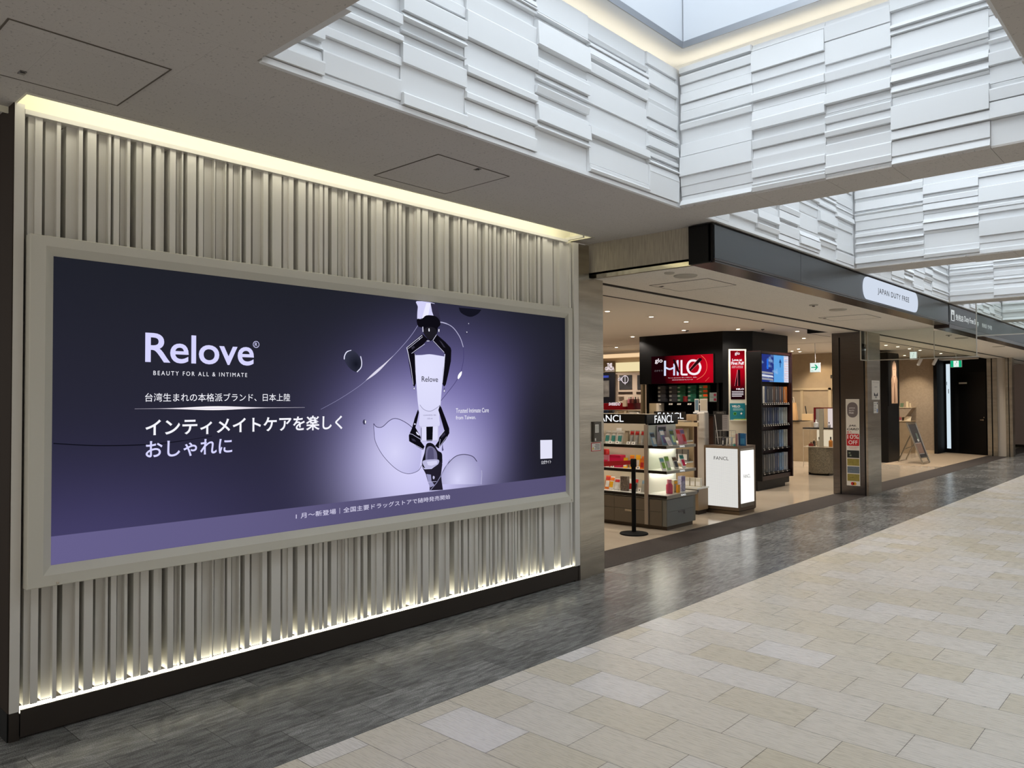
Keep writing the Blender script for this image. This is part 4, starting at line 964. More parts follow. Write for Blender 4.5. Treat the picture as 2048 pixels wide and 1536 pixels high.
def bottle(name, label, cat, base, r, h, c1, c2, group=None, neck=.3):
    t = thing(name, label, cat, tuple(base), group)
    MB().ring(base, 'z', [(r*.9, 0), (r, h*.03), (r, h*.58), (r*neck*1.2, h*.70), (r*neck, h*.74)], 16).build('bottle_body', c1, t, smooth=True)
    MB().ring(base, 'z', [(r*neck*1.15, h*.74), (r*neck*1.15, h)], 12).build('cap', c2, t, smooth=True)
    return t
def price_card(label, base, face, w_=.05, h=.035, group=None):
    U, Nn = face; O = Vector(base); t = thing('price_card', label, 'price card', tuple(O), group)
    p = [O-U*w_/2, O+U*w_/2, O+U*w_/2+Vector((0, 0, h))-Nn*.012, O-U*w_/2+Vector((0, 0, h))-Nn*.012]
    MB().poly_extrude(p, -Nn*.0015).build('card', M_paper_w, t)
    c = O+Vector((0, 0, h*.5))-Nn*.003
    MB().add([c-U*.008+Vector((0, 0, -.008)), c+U*.008+Vector((0, 0, -.008)), c+U*.008+Vector((0, 0, .008))-Nn*.004, c-U*.008+Vector((0, 0, .008))-Nn*.004], [(0, 1, 2, 3)]).build('print_mark', M_ink, t)
    return t
# ------------------------------------------------------------------ cosmetics shelf unit (gondola)
M_gon = mat('grey_cabinet_lacquer', rgb(112, 110, 100), .35)
M_gond = mat('dark_taupe_cabinet', rgb(96, 86, 72), .4)
M_top = mat('pale_counter', rgb(226, 226, 218), .2)
M_back = mat('pale_shelf_back', rgb(214, 218, 206), .5)
M_backw = mat('warm_shelf_back', rgb(200, 186, 164), .5)
M_post = mat('champagne_post', rgb(158, 146, 132), .35, .4)
M_shf = mat('black_gloss_shelf', rgb(14, 13, 13), .15)
M_lipm = mat('brushed_shelf_lip', rgb(150, 146, 136), .35, .7)
M_hdr = mat('black_gloss_header', rgb(10, 9, 10), .12)
M_sgn = glow('sign_letters_white', rgb(250, 252, 255), 1.15)
G = thing('shelf_unit', 'long FANCL shelf unit with grey drawers and black headers behind the belt barrier', 'shelf unit', (-5.8, 8.55, 0))
MB().box(-9.0, -5.02, 8.24, 8.86, 0, .05).build('plinth', mat('bronze_kick', rgb(70, 60, 50), .3, .5), G)
cabs = MB(); cabs.box(-9.0, -5.0, 8.2, 8.90, .05, .375); cabs.build('cabinet', M_gon, G)
for x0, x1 in ((-6.7, -5.766), (-5.762, -5.30), (-5.24, -5.06)):
    for z0, z1 in ((.052, .220), (.224, .372)):
        dd = MB().box(x0, x1, 8.190, 8.2, z0, z1).build('drawer', M_gond, G)
        if x1 == -5.30 and z0 < .1: MB().box(-5.60, -5.50, 8.186, 8.19, .19, .215).build('handle', M_steel, dd)
for z0, z1 in ((.052, .222), (.226, .375)):
    dd = MB().box(-5.0, -4.994, 8.205, 8.84, z0, z1).build('drawer', mat('blue_grey_drawer', rgb(116, 118, 116), .35), G)
    if z0 < .1: MB().box(-4.994, -4.99, 8.47, 8.62, .20, .215).box(-4.994, -4.99, 8.59, 8.62, .17, .2).build('handle', M_steel_dark, dd)
MB().box(-9.0, -4.98, 8.19, 8.905, .385, .43).build('counter_top', [M_top], G)
MB().box(-9.0, -4.985, 8.184, 8.19, .388, .425).build('front_edge', M_shf, G); MB().box(-4.98, -4.974, 8.19, 8.905, .387, .429).build('end_edge', M_lipm, G)
for zz in (.69, .997):
    MB().box(-9.0, -5.32, 8.2, 8.46, zz, zz+.034).box(-5.28, -4.992, 8.2, 8.90, zz, zz+.034).build('shelf', M_top if zz < .8 else M_lipm, G)
    MB().box(-9.0, -4.99, 8.192, 8.2, zz-.002, zz+.035).build('shelf_front_edge', M_shf, G)
    MB().box(-4.992, -4.986, 8.192, 8.90, zz, zz+.034).build('shelf_end_edge', M_lipm, G)
MB().box(-9.0, -5.32, 8.46, 8.49, .43, 1.42).build('back_panel', M_backw, G)
MB().box(-5.32, -5.28, 8.25, 8.90, .43, 1.30).build('end_panel', M_back, G)
MB().box(-5.297, -5.246, 8.17, 8.19, .055, 1.29).build('corner_post', M_post, G)
MB().box(-9.0, -5.30, 8.195, 8.215, 1.298, 1.418).build('header', M_hdr, G)
MB().box(-5.30, -5.28, 8.215, 8.96, 1.28, 1.414).build('header', M_hdr, G)
text('FANCL', plane_y(8.1935), -6.055, -5.615, 1.318, 1.405, M_sgn, 'lettering', G, bold=.004)
text('FANCL', plane_x(-5.279), 8.39, 8.845, 1.303, 1.40, M_sgn, 'lettering', G, bold=.004)
for zz in (.4, .70, 1.005): text('FANCL', plane_x(-4.985 if zz > .5 else -4.973), 8.50, 8.62, zz, zz+.02, M_sgn, 'lettering', G, bold=.01)
# shelf strip lights under the shelves and header
for k, (z, n_) in enumerate(((.688, 'under the middle shelf'), (.995, 'under the top shelf'))):
    MB().box(-8.9, -5.34, 8.30, 8.32, z-.006, z).build('shelf_lamp', glow('shelf_led', (1, .93, .8), 9), G)
    MB().box(-5.27, -5.2, 8.28, 8.85, z-.006, z).build('shelf_lamp', glow('shelf_led', (1, .93, .8), 9), G)
def py(px, pyx, y): return hit(px, pyx, 'y', y)
CL, RED, ORG, YEL, PNK, GRN = cmat((206, 200, 186)), cmat((196, 44, 40)), cmat((232, 120, 30)), cmat((240, 176, 20)), cmat((226, 20, 84)), cmat((150, 196, 80))
WHI, SIL, BLU, TEA, NVY, BRN = cmat((236, 232, 226)), cmat((168, 164, 156)), cmat((120, 150, 172)), cmat((60, 140, 130)), cmat((44, 60, 96)), cmat((110, 84, 56))
DRK = cmat((62, 62, 68)); LPN = cmat((214, 130, 146)); LGR = cmat((190, 220, 160)); PUR = cmat((120, 104, 150))
yF = 8.30
def on(px, z): return (py(px, 800, yF).x, yF, z)
# top shelf, left part (z 1.0325)
for k, (px, c2, c3, s) in enumerate(((1214, TEA, None, 'first from the steel column'), (1226, TEA, None, 'second from the steel column'), (1239, TEA, None, 'third from the steel column'))):
    pouch('supplement_pouch', 'clear beige pouch with dark teal print on the top shelf, '+s, 'pouch', on(px, 1.0325), UY, .085, .165, CL, c2, lean=.2, c3=c3, group='beige pouches on the top shelf')
for k, (px, s) in enumerate(((1262, 'left'), (1272, 'middle'), (1284, 'right'))):
    pouch('supplement_pouch', 'grey pouch with red round seal on the top shelf, %s one of three' % s, 'pouch', on(px, 1.0325), UY, .062, .175, cmat((150, 142, 130)), SIL, lean=.2, c3=RED, group='red-sealed pouches on the top shelf')
carton('paper_carton', 'upright pale carton between the beige and the red-sealed pouches on the top shelf', 'carton', on(1252.5, 1.0325), UY, .045, .17, .04, cmat((190, 176, 150)))
carton('leaflet_holder', 'upright cream leaflet behind the beige pouches on the top shelf', 'leaflet', (on(1227, 0)[0], 8.42, 1.0325), UY, .08, .195, .01, WHI)
for px, s in ((1226, 'beside the beige pouches'), (1240, 'right of the beige pouches'), (1262, 'in front of the left red-sealed pouch'), (1272, 'in front of the middle red-sealed pouch')):
    price_card('small price card on the top shelf edge, '+s, (on(px, 0)[0], 8.225, 1.032), UY)
# middle shelf (z .724)
carton('pink_carton', 'large bright pink carton on the middle shelf behind the red belt', 'carton', (on(1229, 0)[0], 8.30, .7255), UY, .17, .155, .12, PNK)
carton('pink_carton', 'pale pink carton with clear front on the middle shelf next to the steel column', 'carton', (on(1211, 0)[0], 8.27, .7255), UY, .12, .15, .1, LPN, PNK)
bottle('red_jar', 'round red jar on top of the pink cartons next to the steel column', 'jar', (on(1208, 0)[0], 8.34, .8795), .045, .07, RED, RED, neck=.8)
for k, (px, hh, yy, s) in enumerate(((1249.5, .13, 8.28, 'leftmost, front row'), (1262, .16, 8.37, 'second, back row'), (1274, .165, 8.37, 'third, back row'), (1263, .12, 8.28, 'middle, front row'), (1283, .13, 8.29, 'rightmost, front row'), (1286, .15, 8.38, 'rightmost, back row'))):
    x_ = py(px, 800, yy).x
    pouch('supplement_pouch', 'yellow orange pouch on the middle shelf, '+s, 'pouch', (x_, yy, .7255), UY, .07, hh, YEL if k < 4 else ORG, WHI if k != 4 else RED, lean=.15, dep=.03, c3=ORG if k % 2 else None, group='yellow orange pouches on the middle shelf')
for px, s in ((1220, 'in front of the pale pink carton'), (1230, 'in front of the bright pink carton'), (1281, 'right of the barrier post')):
    price_card('small price card on the middle shelf edge, '+s, (on(px, 0)[0], 8.225, .725), UY)
# lower counter (z .43)
low = ((1214, .17, ORG, WHI, RED, 'orange and white pouch at the left end of the counter'), (1222, .16, WHI, YEL, ORG, 'white pouch with orange top on the counter'), (1233, .14, WHI, WHI, RED, 'white pouch with red seal on the counter'),
       (1269, .16, SIL, DRK, RED, 'grey pouch with red top right of the barrier post on the counter'), (1287, .15, SIL, SIL, BLU, 'silver pouch with blue top beside the corner post on the counter'), (1259.5, .15, WHI, RED, None, 'white pouch with red print just behind the barrier post on the counter'))
for px, hh, c1, c2, c3, lab in low:
    pouch('supplement_pouch', lab, 'pouch', (py(px, 950, 8.32).x, 8.32, .4318), UY, .082, hh, c1, c2, lean=.25, dep=.035, c3=c3)
carton('patterned_box', 'tall grey patterned box standing left of the barrier post on the counter', 'carton', (py(1248, 950, 8.27).x, 8.26, .4318), UY, .10, .185, .06, mat('patterned_card', rgb(122, 110, 98), .6, noise=(70, .7)))
price_card('white price card on the counter right of the barrier post', (py(1278, 950, 8.24).x, 8.24, .431), UY, .045, .06)
# end shelves facing the concourse
def onx(px, X, z): return (X, hit(px, 880, 'x', X).y, z)
carton('leaflet_holder', 'upright lilac card behind the pouches on the top end shelf', 'leaflet', (-5.255, 8.52, 1.0325), UX, .22, .24, .006, cmat((196, 186, 196)), None, c3=DRK)
for px, c1, c2, c3, s, hh in ((1310, BLU, cmat((190, 190, 180)), DRK, 'grey blue pouch with a dark label, leftmost on the top end shelf', .165), (1330, BLU, PUR, WHI, 'grey blue pouch with a violet label, second on the top end shelf', .19), (1349, BLU, LGR, cmat((90, 110, 60)), 'grey blue pouch with a green label, third on the top end shelf', .185), (1362, LPN, LPN, RED, 'rose pink pouch, fourth on the top end shelf', .19), (1370, LPN, RED, PUR, 'rose pink pouch, rightmost on the top end shelf', .19)):
    pouch('refill_pouch', s, 'pouch', onx(px, -5.10, 1.0325), UX, .10, hh, c1, c2, lean=.3, dep=.05, c3=c3)
carton('white_leaflet', 'white printed leaflet leaning at the front of the top end shelf', 'leaflet', onx(1342, -5.01, 1.0325), UX, .10, .10, .002, WHI, cmat((200, 190, 200)), lean=.6)
for px, c1, c2, c3, s, hh in ((1328, WHI, GRN, cmat((140, 200, 190)), 'white green pouch, leftmost on the middle end shelf', .155), (1338, LGR, WHI, GRN, 'lime green pouch, second on the middle end shelf', .165), (1353, CL, DRK, BRN, 'clear pouch with brown top, third on the middle end shelf', .15), (1368, WHI, PNK, TEA, 'white pouch with pink label, rightmost on the middle end shelf', .17)):
    pouch('refill_pouch', s, 'pouch', onx(px, -5.09, .7255), UX, .105, hh, c1, c2, lean=.3, dep=.045, c3=c3)
bottle('pink_bottle', 'tall rose pink shampoo bottle on the lower end counter', 'bottle', onx(1338, -5.08, .4318), .042, .175, cmat((206, 70, 100)), LPN, neck=.6)
carton('yellow_box', 'yellow and grey box between the pink bottle and the violet box', 'carton', onx(1351, -5.08, .4318), UX, .09, .155, .04, cmat((186, 180, 150)), cmat((200, 196, 180)), c3=YEL)
carton('yellow_box', 'narrow amber box in front of the violet patterned box', 'carton', onx(1357.5, -5.03, .4318), UX, .05, .10, .03, cmat((214, 150, 20)))
carton('patterned_box', 'violet patterned box at the right of the lower end counter', 'carton', onx(1366, -5.08, .4318), UX, .10, .19, .05, mat('violet_patterned_card', rgb(170, 164, 190), .6, noise=(60, .6)), None, c3=PUR)

# ------------------------------------------------------------------ second shelf unit further in
G2 = thing('shelf_unit', 'beige FANCL shelf unit with dark base between the first unit and the white column', 'shelf unit', (-5.8, 9.8, 0))
MB().box(-6.3, -5.36, 9.62, 9.90, .06, .355).build('cabinet', mat('tan_cabinet', rgb(140, 118, 90), .5), G2)
MB().box(-6.3, -5.38, 9.65, 9.88, 0, .06).build('plinth', M_plinth, G2)
MB().box(-6.3, -5.35, 9.58, 9.91, .355, .375).build('counter_top', M_top, G2)
MB().box(-6.3, -5.35, 9.58, 9.62, .315, .355).build('front_edge', M_plinth, G2)
MB().box(-6.3, -5.58, 9.88, 9.91, .375, 1.30).build('back_panel', mat('tan_back', rgb(190, 164, 128), .5), G2)
for zz in (.70, 1.00): MB().box(-6.3, -5.58, 9.62, 9.88, zz, zz+.02).build('shelf', M_top, G2)
MB().box(-6.3, -5.36, 9.62, 9.66, 1.225, 1.28).build('top_rail', mat('tan_rail', rgb(206, 184, 148), .5), G2)
MB().box(-6.05, -5.545, 9.60, 9.615, 1.315, 1.43).build('header', M_hdr, G2)
MB().box(-6.0, -5.6, 9.66, 9.90, 1.28, 1.30).build('upper_shelf', M_backw, G2)
text('FANCL', plane_y(9.5985), -5.985, -5.565, 1.33, 1.415, M_sgn, 'lettering', G2, bold=.006)
MB().box(-6.2, -5.6, 9.70, 9.72, 1.00-.006, 1.0).build('shelf_lamp', glow('shelf_led', (1, .93, .8), 9), G2)
MB().box(-6.2, -5.6, 9.70, 9.72, .70-.006, .70).build('shelf_lamp', glow('shelf_led', (1, .93, .8), 9), G2)
for k, (px, s) in enumerate(((1378, 'left'), (1388, 'right'))):
    carton('beige_carton', 'beige carton on top of the second shelf unit, %s of two beside the lettering' % s, 'carton', (py(px, 840, 9.75).x, 9.75, 1.3005), UY, .085, .09, .06, cmat((186, 160, 126)))
for k, (px, z, s) in enumerate(((1368, 1.02, 'left, top level'), (1376, 1.02, 'middle, top level'), (1385, 1.02, 'right, top level'), (1356, .72, 'left, middle level'), (1372, .72, 'middle level, centre'), (1387, .72, 'right, middle level'), (1369, .375, 'lower level left'), (1381, .375, 'lower level middle'), (1390, .375, 'lower level right'))):
    yy = 9.74
    carton('beige_carton', 'pale cosmetics carton on the second shelf unit, '+s, 'carton', ((-5.80+.085*(k % 3) if z > .4 else -5.60+.085*(k % 3)), yy, z+.0005), UY, .072, .17 if z > .4 else .12, .05, cmat((170, 152, 124)) if z > .8 else (cmat((110, 104, 96)) if z > .5 else cmat((214, 206, 188))), WHI if z < 1 else None)
for k, (px, z, s) in enumerate(((1384, 1.02, 'top level'), (1368, .72, 'middle level, left'), (1384, .72, 'middle level, right'))):
    price_card('pale pink price card on the second shelf unit, '+s, (-5.66-.1*(k == 1), 9.655, z+.001), UY, .075, .03)
# white column beside it, with two framed cards on top
wc = thing('white_column', 'slim off-white display column between the shelf unit and the lit counter', 'column', (-5.5, 10.05, 0))
MB().box(-5.57, -5.44, 9.97, 10.10, .0, 1.42).build('column_body', mat('off_white_lacquer', rgb(214, 206, 196), .4), wc, bevel=.02)
MB().box(-5.572, -5.50, 9.966, 9.97, .02, .305).build('lower_panel', cmat((226, 196, 160)), wc)
for k, (x0, x1, c, s) in enumerate(((-5.62, -5.545, cmat((104, 132, 150)), 'blue printed card in a stand on the white column'), (-5.535, -5.41, cmat((204, 192, 170)), 'cream printed card in a stand on top of the white column'))):
    t = thing('display_card', s, 'card', ((x0+x1)/2, 10.0, 1.43))
    MB().box(x0, x1, 10.0, 10.012, 1.421, 1.43).build('stand', M_white, t)
    MB().box(x0+.004, x1-.004, 10.0, 10.006, 1.43, 1.61).build('card', M_paper_w, t)
    MB().box(x0+.012, x1-.012, 9.998, 10.0, 1.445, 1.595).build('print', c, t)
MB().box(-5.63, -5.54, 9.98, 10.03, 1.40, 1.421).build('bracket', M_white, wc)
# ------------------------------------------------------------------ lit counter
LC = thing('lit_counter', 'bronze framed counter with white lit FANCL panels at the shop edge', 'counter', (-5.17, 10.2, 0))
M_brz = mat('bronze_metal', rgb(128, 112, 96), .32, .85)
MB().box(-5.44, -4.92, 9.96, 10.42, 0, .05).build('plinth', M_brz, LC)
MB().box(-5.43, -4.915, 9.935, 10.445, .05, .06).build('shadow_gap', M_black, LC)
fr = MB()
fr.box(-5.436, -4.908, 9.93, 10.45, .06, .105); fr.box(-5.436, -4.908, 9.93, 10.45, .915, .95)
for a, b in ((-5.436, -5.412), (-4.922, -4.908)): fr.box(a, b, 9.93, 9.955, .105, .915)
fr.box(-4.925, -4.908, 9.955, 9.985, .105, .915); fr.box(-4.925, -4.908, 10.41, 10.45, .105, .915); fr.box(-5.436, -5.412, 10.42, 10.45, .105, .915)
fr.build('metal_frame', M_brz, LC)
MB().box(-4.925, -4.912, 9.985, 10.41, .105, .155).build('panel_rail', M_steel, LC); MB().box(-4.925, -4.912, 9.985, 10.41, .885, .915).build('panel_rail', M_steel, LC)
MB().box(-5.43, -4.93, 9.98, 10.44, .11, .91).build('core', M_white, LC)
def grid_glow():
    m = bpy.data.materials.new('woven_lit_panel'); m.use_nodes = True; nt = m.node_tree; nt.nodes.clear()
    tc = N(nt, 'ShaderNodeTexCoord'); mp = N(nt, 'ShaderNodeMapping'); mp.inputs['Rotation'].default_value = (math.pi/2, 0, 0); nt.links.new(tc.outputs['Object'], mp.inputs[0])
    sx = N(nt, 'ShaderNodeSeparateXYZ'); nt.links.new(tc.outputs['Object'], sx.inputs[0])
    fs = []
    for i, sc in ((0, 62), (2, 55)):
        n = N(nt, 'ShaderNodeMath', operation='MULTIPLY'); n.inputs[1].default_value = sc; nt.links.new(sx.outputs[i], n.inputs[0])
        n2 = N(nt, 'ShaderNodeMath', operation='FRACT'); nt.links.new(n.outputs[0], n2.inputs[0])
        n3 = N(nt, 'ShaderNodeMath', operation='LESS_THAN'); n3.inputs[1].default_value = .16; nt.links.new(n2.outputs[0], n3.inputs[0]); fs.append(n3.outputs[0])
    mx = N(nt, 'ShaderNodeMath', operation='MAXIMUM'); nt.links.new(fs[0], mx.inputs[0]); nt.links.new(fs[1], mx.inputs[1])
    c = N(nt, 'ShaderNodeMixRGB'); nt.links.new(mx.outputs[0], c.inputs[0]); c.inputs[1].default_value = (*rgb(230, 228, 222), 1); c.inputs[2].default_value = (*rgb(204, 203, 202), 1)
    e = N(nt, 'ShaderNodeEmission'); nt.links.new(c.outputs[0], e.inputs[0]); e.inputs[1].default_value = .95
    o = N(nt, 'ShaderNodeOutputMaterial'); nt.links.new(e.outputs[0], o.inputs[0]); return m
MB().box(-5.412, -4.922, 9.94, 9.95, .105, .915).build('lit_panel', grid_glow(), LC)
MB().box(-4.92, -4.914, 9.985, 10.41, .155, .885).build('lit_panel', glow('lit_panel_white', rgb(250, 250, 246), 1.15), LC)
text('FANCL', plane_y(9.9385), -5.286, -5.062, .752, .80, M_ink, 'lettering', LC)
text('FANCL', plane_x(-4.913), 10.08, 10.29, .50, .55, cmat((110, 104, 120)), 'lettering', LC)
# things standing on the counter
bb = thing('display_stand', 'tall dark printed FANCL display card with a white diagonal stripe on the lit counter', 'display', (-5.34, 10.2, .95))
MB().box(-5.43, -5.235, 10.2, 10.215, .951, 1.43).build('card', cmat((40, 38, 38)), bb)
MB().add([(-5.408, 10.198, 1.38), (-5.40, 10.198, 1.38), (-5.345, 10.198, .96), (-5.355, 10.198, .96)], [(0, 1, 2, 3)]).build('stripe', M_pw, bb)
text('FANCL', plane_y(10.198), -5.37, -5.26, 1.395, 1.42, SIL, 'lettering', bb)
for k in range(9): MB().box(-5.268, -5.262, 10.197, 10.199, 1.32-.03*k, 1.335-.03*k).build('print_mark', SIL, bb)
ac = thing('acrylic_case', 'clear acrylic tester case with thin edges on the lit counter', 'case', (-5.15, 10.05, .95))
e = MB(); x0, x1, y0, y1, z0, z1 = -5.29, -5.05, 10.0, 10.14, .951, 1.16
for a in (x0, x1):
    for b in (y0, y1): e.bar((a, b, z0), (a, b, z1), .004)
for z in (z0+.002, 1.065, z1):
    e.bar((x0, y0, z), (x1, y0, z), .004); e.bar((x0, y1, z), (x1, y1, z), .004); e.bar((x0, y0, z), (x0, y1, z), .004); e.bar((x1, y0, z), (x1, y1, z), .004)
e.build('case_edges', SIL, ac)
MB().box(x0+.003, x1-.003, y0+.003, y1-.003, 1.063, 1.066).build('inner_shelf', M_glass, ac)
nb = thing('price_board', 'grey price card with printed rows standing on the acrylic case', 'card', (-5.19, 10.1, 1.162))
MB().box(-5.235, -5.14, 10.10, 10.106, 1.1625, 1.38).build('card', cmat((158, 152, 150)), nb)
for k in range(7): MB().box(-5.225, -5.16, 10.098, 10.10, 1.36-.028*k, 1.366-.028*k).build('print_line', DRK, nb)
for k, (x_, hh, c1, s) in enumerate(((-5.16, .12, DRK, 'dark tester tube, left one in front of the acrylic case'), (-5.10, .11, SIL, 'silver tester tube in front of the acrylic case'), (-5.035, .125, cmat((150, 158, 160)), 'pale grey tester tube at the right of the acrylic case'))):
    pouch('tester_tube', s, 'tube', (x_, 9.97, .9505), UY, .035, hh, c1, SIL, lean=.1, dep=.03, body='tube_body')
carton('blue_box', 'blue box with white print at the right end of the lit counter', 'carton', (-4.955, 10.15, .9505), UY, .075, .17, .04, cmat((18, 92, 140)), cmat((60, 130, 170)))
carton('blue_box', 'dark blue box behind the acrylic case on the lit counter', 'carton', (-5.02, 10.22, .9505), UY, .07, .17, .04, NVY)
carton('small_pink_box', 'narrow mauve box leaning between the two blue boxes', 'carton', (-4.995, 10.04, .9505), UY, .025, .17, .02, cmat((150, 110, 110)))
bottle('teal_jar', 'small teal jar at the front right of the lit counter', 'jar', (-4.985, 9.96, .9505), .018, .04, TEA, SIL, neck=.8)
# ------------------------------------------------------------------ black tower with adverts
TW_ = thing('black_tower', 'tall black octagonal display tower with red lit adverts in the middle of the shop', 'display tower', (-7.3, 13.6, 0))
foot = [(-8.49, 13.03), (-8.36, 12.76), (-6.585, 12.74), (-6.2, 13.13), (-6.2, 14.66), (-6.5, 14.95), (-8.3, 14.95), (-8.49, 14.7)]
upper = MB().poly_extrude([(x, y, 1.90) for x, y in foot], (0, 0, ZI-1.90)); upper.build('upper_body', M_black, TW_)
low = [(-8.25, 13.4), (-8.25, 13.24), (-6.70, 13.22), (-6.2, 13.13+.35), (-6.2, 14.66), (-6.5, 14.95), (-8.3, 14.95), (-8.49, 14.7)]
MB().poly_extrude([(x, y, 0) for x, y in low], (0, 0, 1.90)).build('core', M_black, TW_)
MB().box(-8.19, -6.70, 12.76, 13.20, 0, 1.30).build('counter_base', mat('dark_brown_lacquer', rgb(44, 26, 20), .3), TW_)
MB().box(-8.19, -6.68, 12.74, 13.20, 1.30, 1.33).build('counter_shelf', M_black, TW_)
MB().box(-8.21, -8.17, 12.76, 13.22, 0, 1.9).build('side_panel', M_black, TW_); MB().box(-6.72, -6.68, 12.76, 13.22, 0, 1.9).build('side_panel', M_black, TW_)
MB().box(-8.17, -6.72, 12.80, 13.22, 1.545, 1.56).build('shelf', M_black, TW_)
# chamfer panel
c0, c1 = Vector((-6.585, 12.74, 0)), Vector((-6.2, 13.13, 0)); cu = (c1-c0).normalized(); cn = Vector((cu.y, -cu.x, 0))
PCH = (c0, cu, Vector((0, 0, 1)), cn); LCH = (c1-c0).length
slab(MB(), PCH, 0, LCH, 0, 1.90, -.25, -.002).build('corner_body', M_black, TW_)
u0, u1 = .10, .42
slab(MB(), PCH, u0, u1, .0, 2.50, .0, .03).build('white_frame', mat('cream_lacquer', rgb(224, 218, 200), .4), TW_)
gp = slab(MB(), PCH, u0+.03, u1-.03, 1.60, 2.475, .03, .034)
def red_glow(name, cx_, cz, r):
    m = bpy.data.materials.new(name); m.use_nodes = True; nt = m.node_tree; nt.nodes.clear()
    tc = N(nt, 'ShaderNodeTexCoord'); mp = N(nt, 'ShaderNodeMapping'); nt.links.new(tc.outputs['Object'], mp.inputs[0])
    mp.inputs['Location'].default_value = (-cx_[0]/r, -cx_[1]/r, -cz/r); mp.inputs['Scale'].default_value = (1/r, 1/r, 1/r)
    g = N(nt, 'ShaderNodeTexGradient', gradient_type='SPHERICAL'); nt.links.new(mp.outputs[0], g.inputs[0])
    c = N(nt, 'ShaderNodeMixRGB'); nt.links.new(g.outputs['Fac'], c.inputs[0]); c.inputs[1].default_value = (*rgb(26, 2, 7), 1); c.inputs[2].default_value = (*rgb(204, 8, 32), 1)
    e = N(nt, 'ShaderNodeEmission'); nt.links.new(c.outputs[0], e.inputs[0]); e.inputs[1].default_value = 1
    o = N(nt, 'ShaderNodeOutputMaterial'); nt.links.new(e.outputs[0], o.inputs[0]); return m
cc = c0+cu*(u0+.16)
gp.build('lit_poster', red_glow('red_poster_tall', (cc.x, cc.y), 2.18, .42), TW_)
PW = glow('poster_white', rgb(250, 238, 244), 1.0); PK = glow('poster_dark', rgb(34, 8, 14), 1.0); PKK = glow('poster_pink', rgb(236, 130, 140), 1.)
def ctext(s, a, b, z0, z1, **k): return text(s, PCH, u0+a, u0+b, z0, z1, PW, 'lettering', TW_, w=.0355, **k)
ctext('glo', .11, .20, 2.385, 2.455, bold=.02)
ctext('Love at', .06, .24, 2.285, 2.33, bold=.04); ctext('First Puff', .045, .275, 2.22, 2.275, bold=.04)
ctext('SMART DEVICE', .055, .255, 2.185, 2.20); ctext('NEW COLOUR', .055, .255, 2.162, 2.176)
ctext('HILO', .13, .27, 1.77, 1.80, bold=.03)
for k in range(4): slab(MB(), PCH, u0+.05, u0+.26-.03*(k == 3), 1.735-.028*k, 1.745-.028*k, .0345, .0352).build('print_line', PW, TW_)
for a, b, wd, lean_ in ((.10, .13, .035, .05), (.155, .17, .05, .0)):
    O, U, V, Nn = PCH
    p = [O+U*(u0+a)+V*1.84+Nn*.0355, O+U*(u0+a+wd)+V*1.84+Nn*.0355, O+U*(u0+a+wd+lean_)+V*2.13+Nn*.0355, O+U*(u0+a+lean_)+V*2.13+Nn*.0355]
    MB().add(p, [(0, 1, 2, 3)]).build('printed_device', PK, TW_)
    q_ = [p[0]+Nn*.0004, p[0]+U*.006+Nn*.0004, p[3]+U*.006+Nn*.0004, p[3]+Nn*.0004]
    MB().add(q_, [(0, 1, 2, 3)]).build('printed_highlight', PKK, TW_)
# shelf box with teal card under the poster
slab(MB(), PCH, u0+.01, u1-.01, 1.22, 1.235, .03, .10).build('ledge', M_back, TW_)
tc_ = thing('teal_card', 'teal and green VELO card standing on the cream ledge under the tall red advert', 'card', tuple(c0+cu*(u0+.13)+Vector((0, 0, 1.236))))
slab(MB(), PCH, u0+.0, u0+.27, 1.2365, 1.53, .065, .085).build('card', cmat((24, 124, 140)), tc_)
slab(MB(), PCH, u0+.27, u0+.30, 1.2365, 1.50, .055, .075).build('card_side', cmat((110, 130, 120)), tc_)
text('VELO', PCH, u0+.03, u0+.18, 1.455, 1.495, M_pw, 'lettering', tc_, w=.0855, bold=.03)
for k in range(3): slab(MB(), PCH, u0+.05, u0+.22+.01*k, 1.432-.014*k, 1.438-.014*k, .085, .0855).build('print_line', cmat((170, 210, 210)), tc_)
O, U, V, Nn = PCH
def cdisc(pl, u, v, r, w0, m, nm, parent, n=24, ri=0):
    O, U, V, Nn = pl; pts = [O+U*(u+r*math.cos(2*math.pi*k/n))+V*(v+r*math.sin(2*math.pi*k/n))+Nn*w0 for k in range(n)]
    if ri:
        q = [O+U*(u+ri*math.cos(2*math.pi*k/n))+V*(v+ri*math.sin(2*math.pi*k/n))+Nn*w0 for k in range(n)]
        return MB().add(pts+q, [(k, (k+1) % n, n+(k+1) % n, n+k) for k in range(n)]).build(nm, m, parent)
    return MB().add(pts, [tuple(range(n))]).build(nm, m, parent)
cdisc(PCH, u0+.085, 1.345, .03, .086, cmat((90, 180, 70)), 'round_print', tc_); cdisc(PCH, u0+.085, 1.345, .02, .0863, cmat((20, 90, 40)), 'round_print', tc_)
MB().add([O+U*(u0+.20)+V*1.325+Nn*.086, O+U*(u0+.22)+V*1.345+Nn*.086, O+U*(u0+.20)+V*1.37+Nn*.086, O+U*(u0+.18)+V*1.345+Nn*.086], [(0, 1, 2, 3)]).build('diamond_print', M_pw, tc_)
slab(MB(), PCH, u0+.06, u0+.29, 1.237, 1.25, .085, .0865).build('green_edge', cmat((170, 196, 60)), tc_)
slab(MB(), PCH, u0+.02, u1-.03, .97, .985, .03, .06).build('ledge', M_back, TW_)
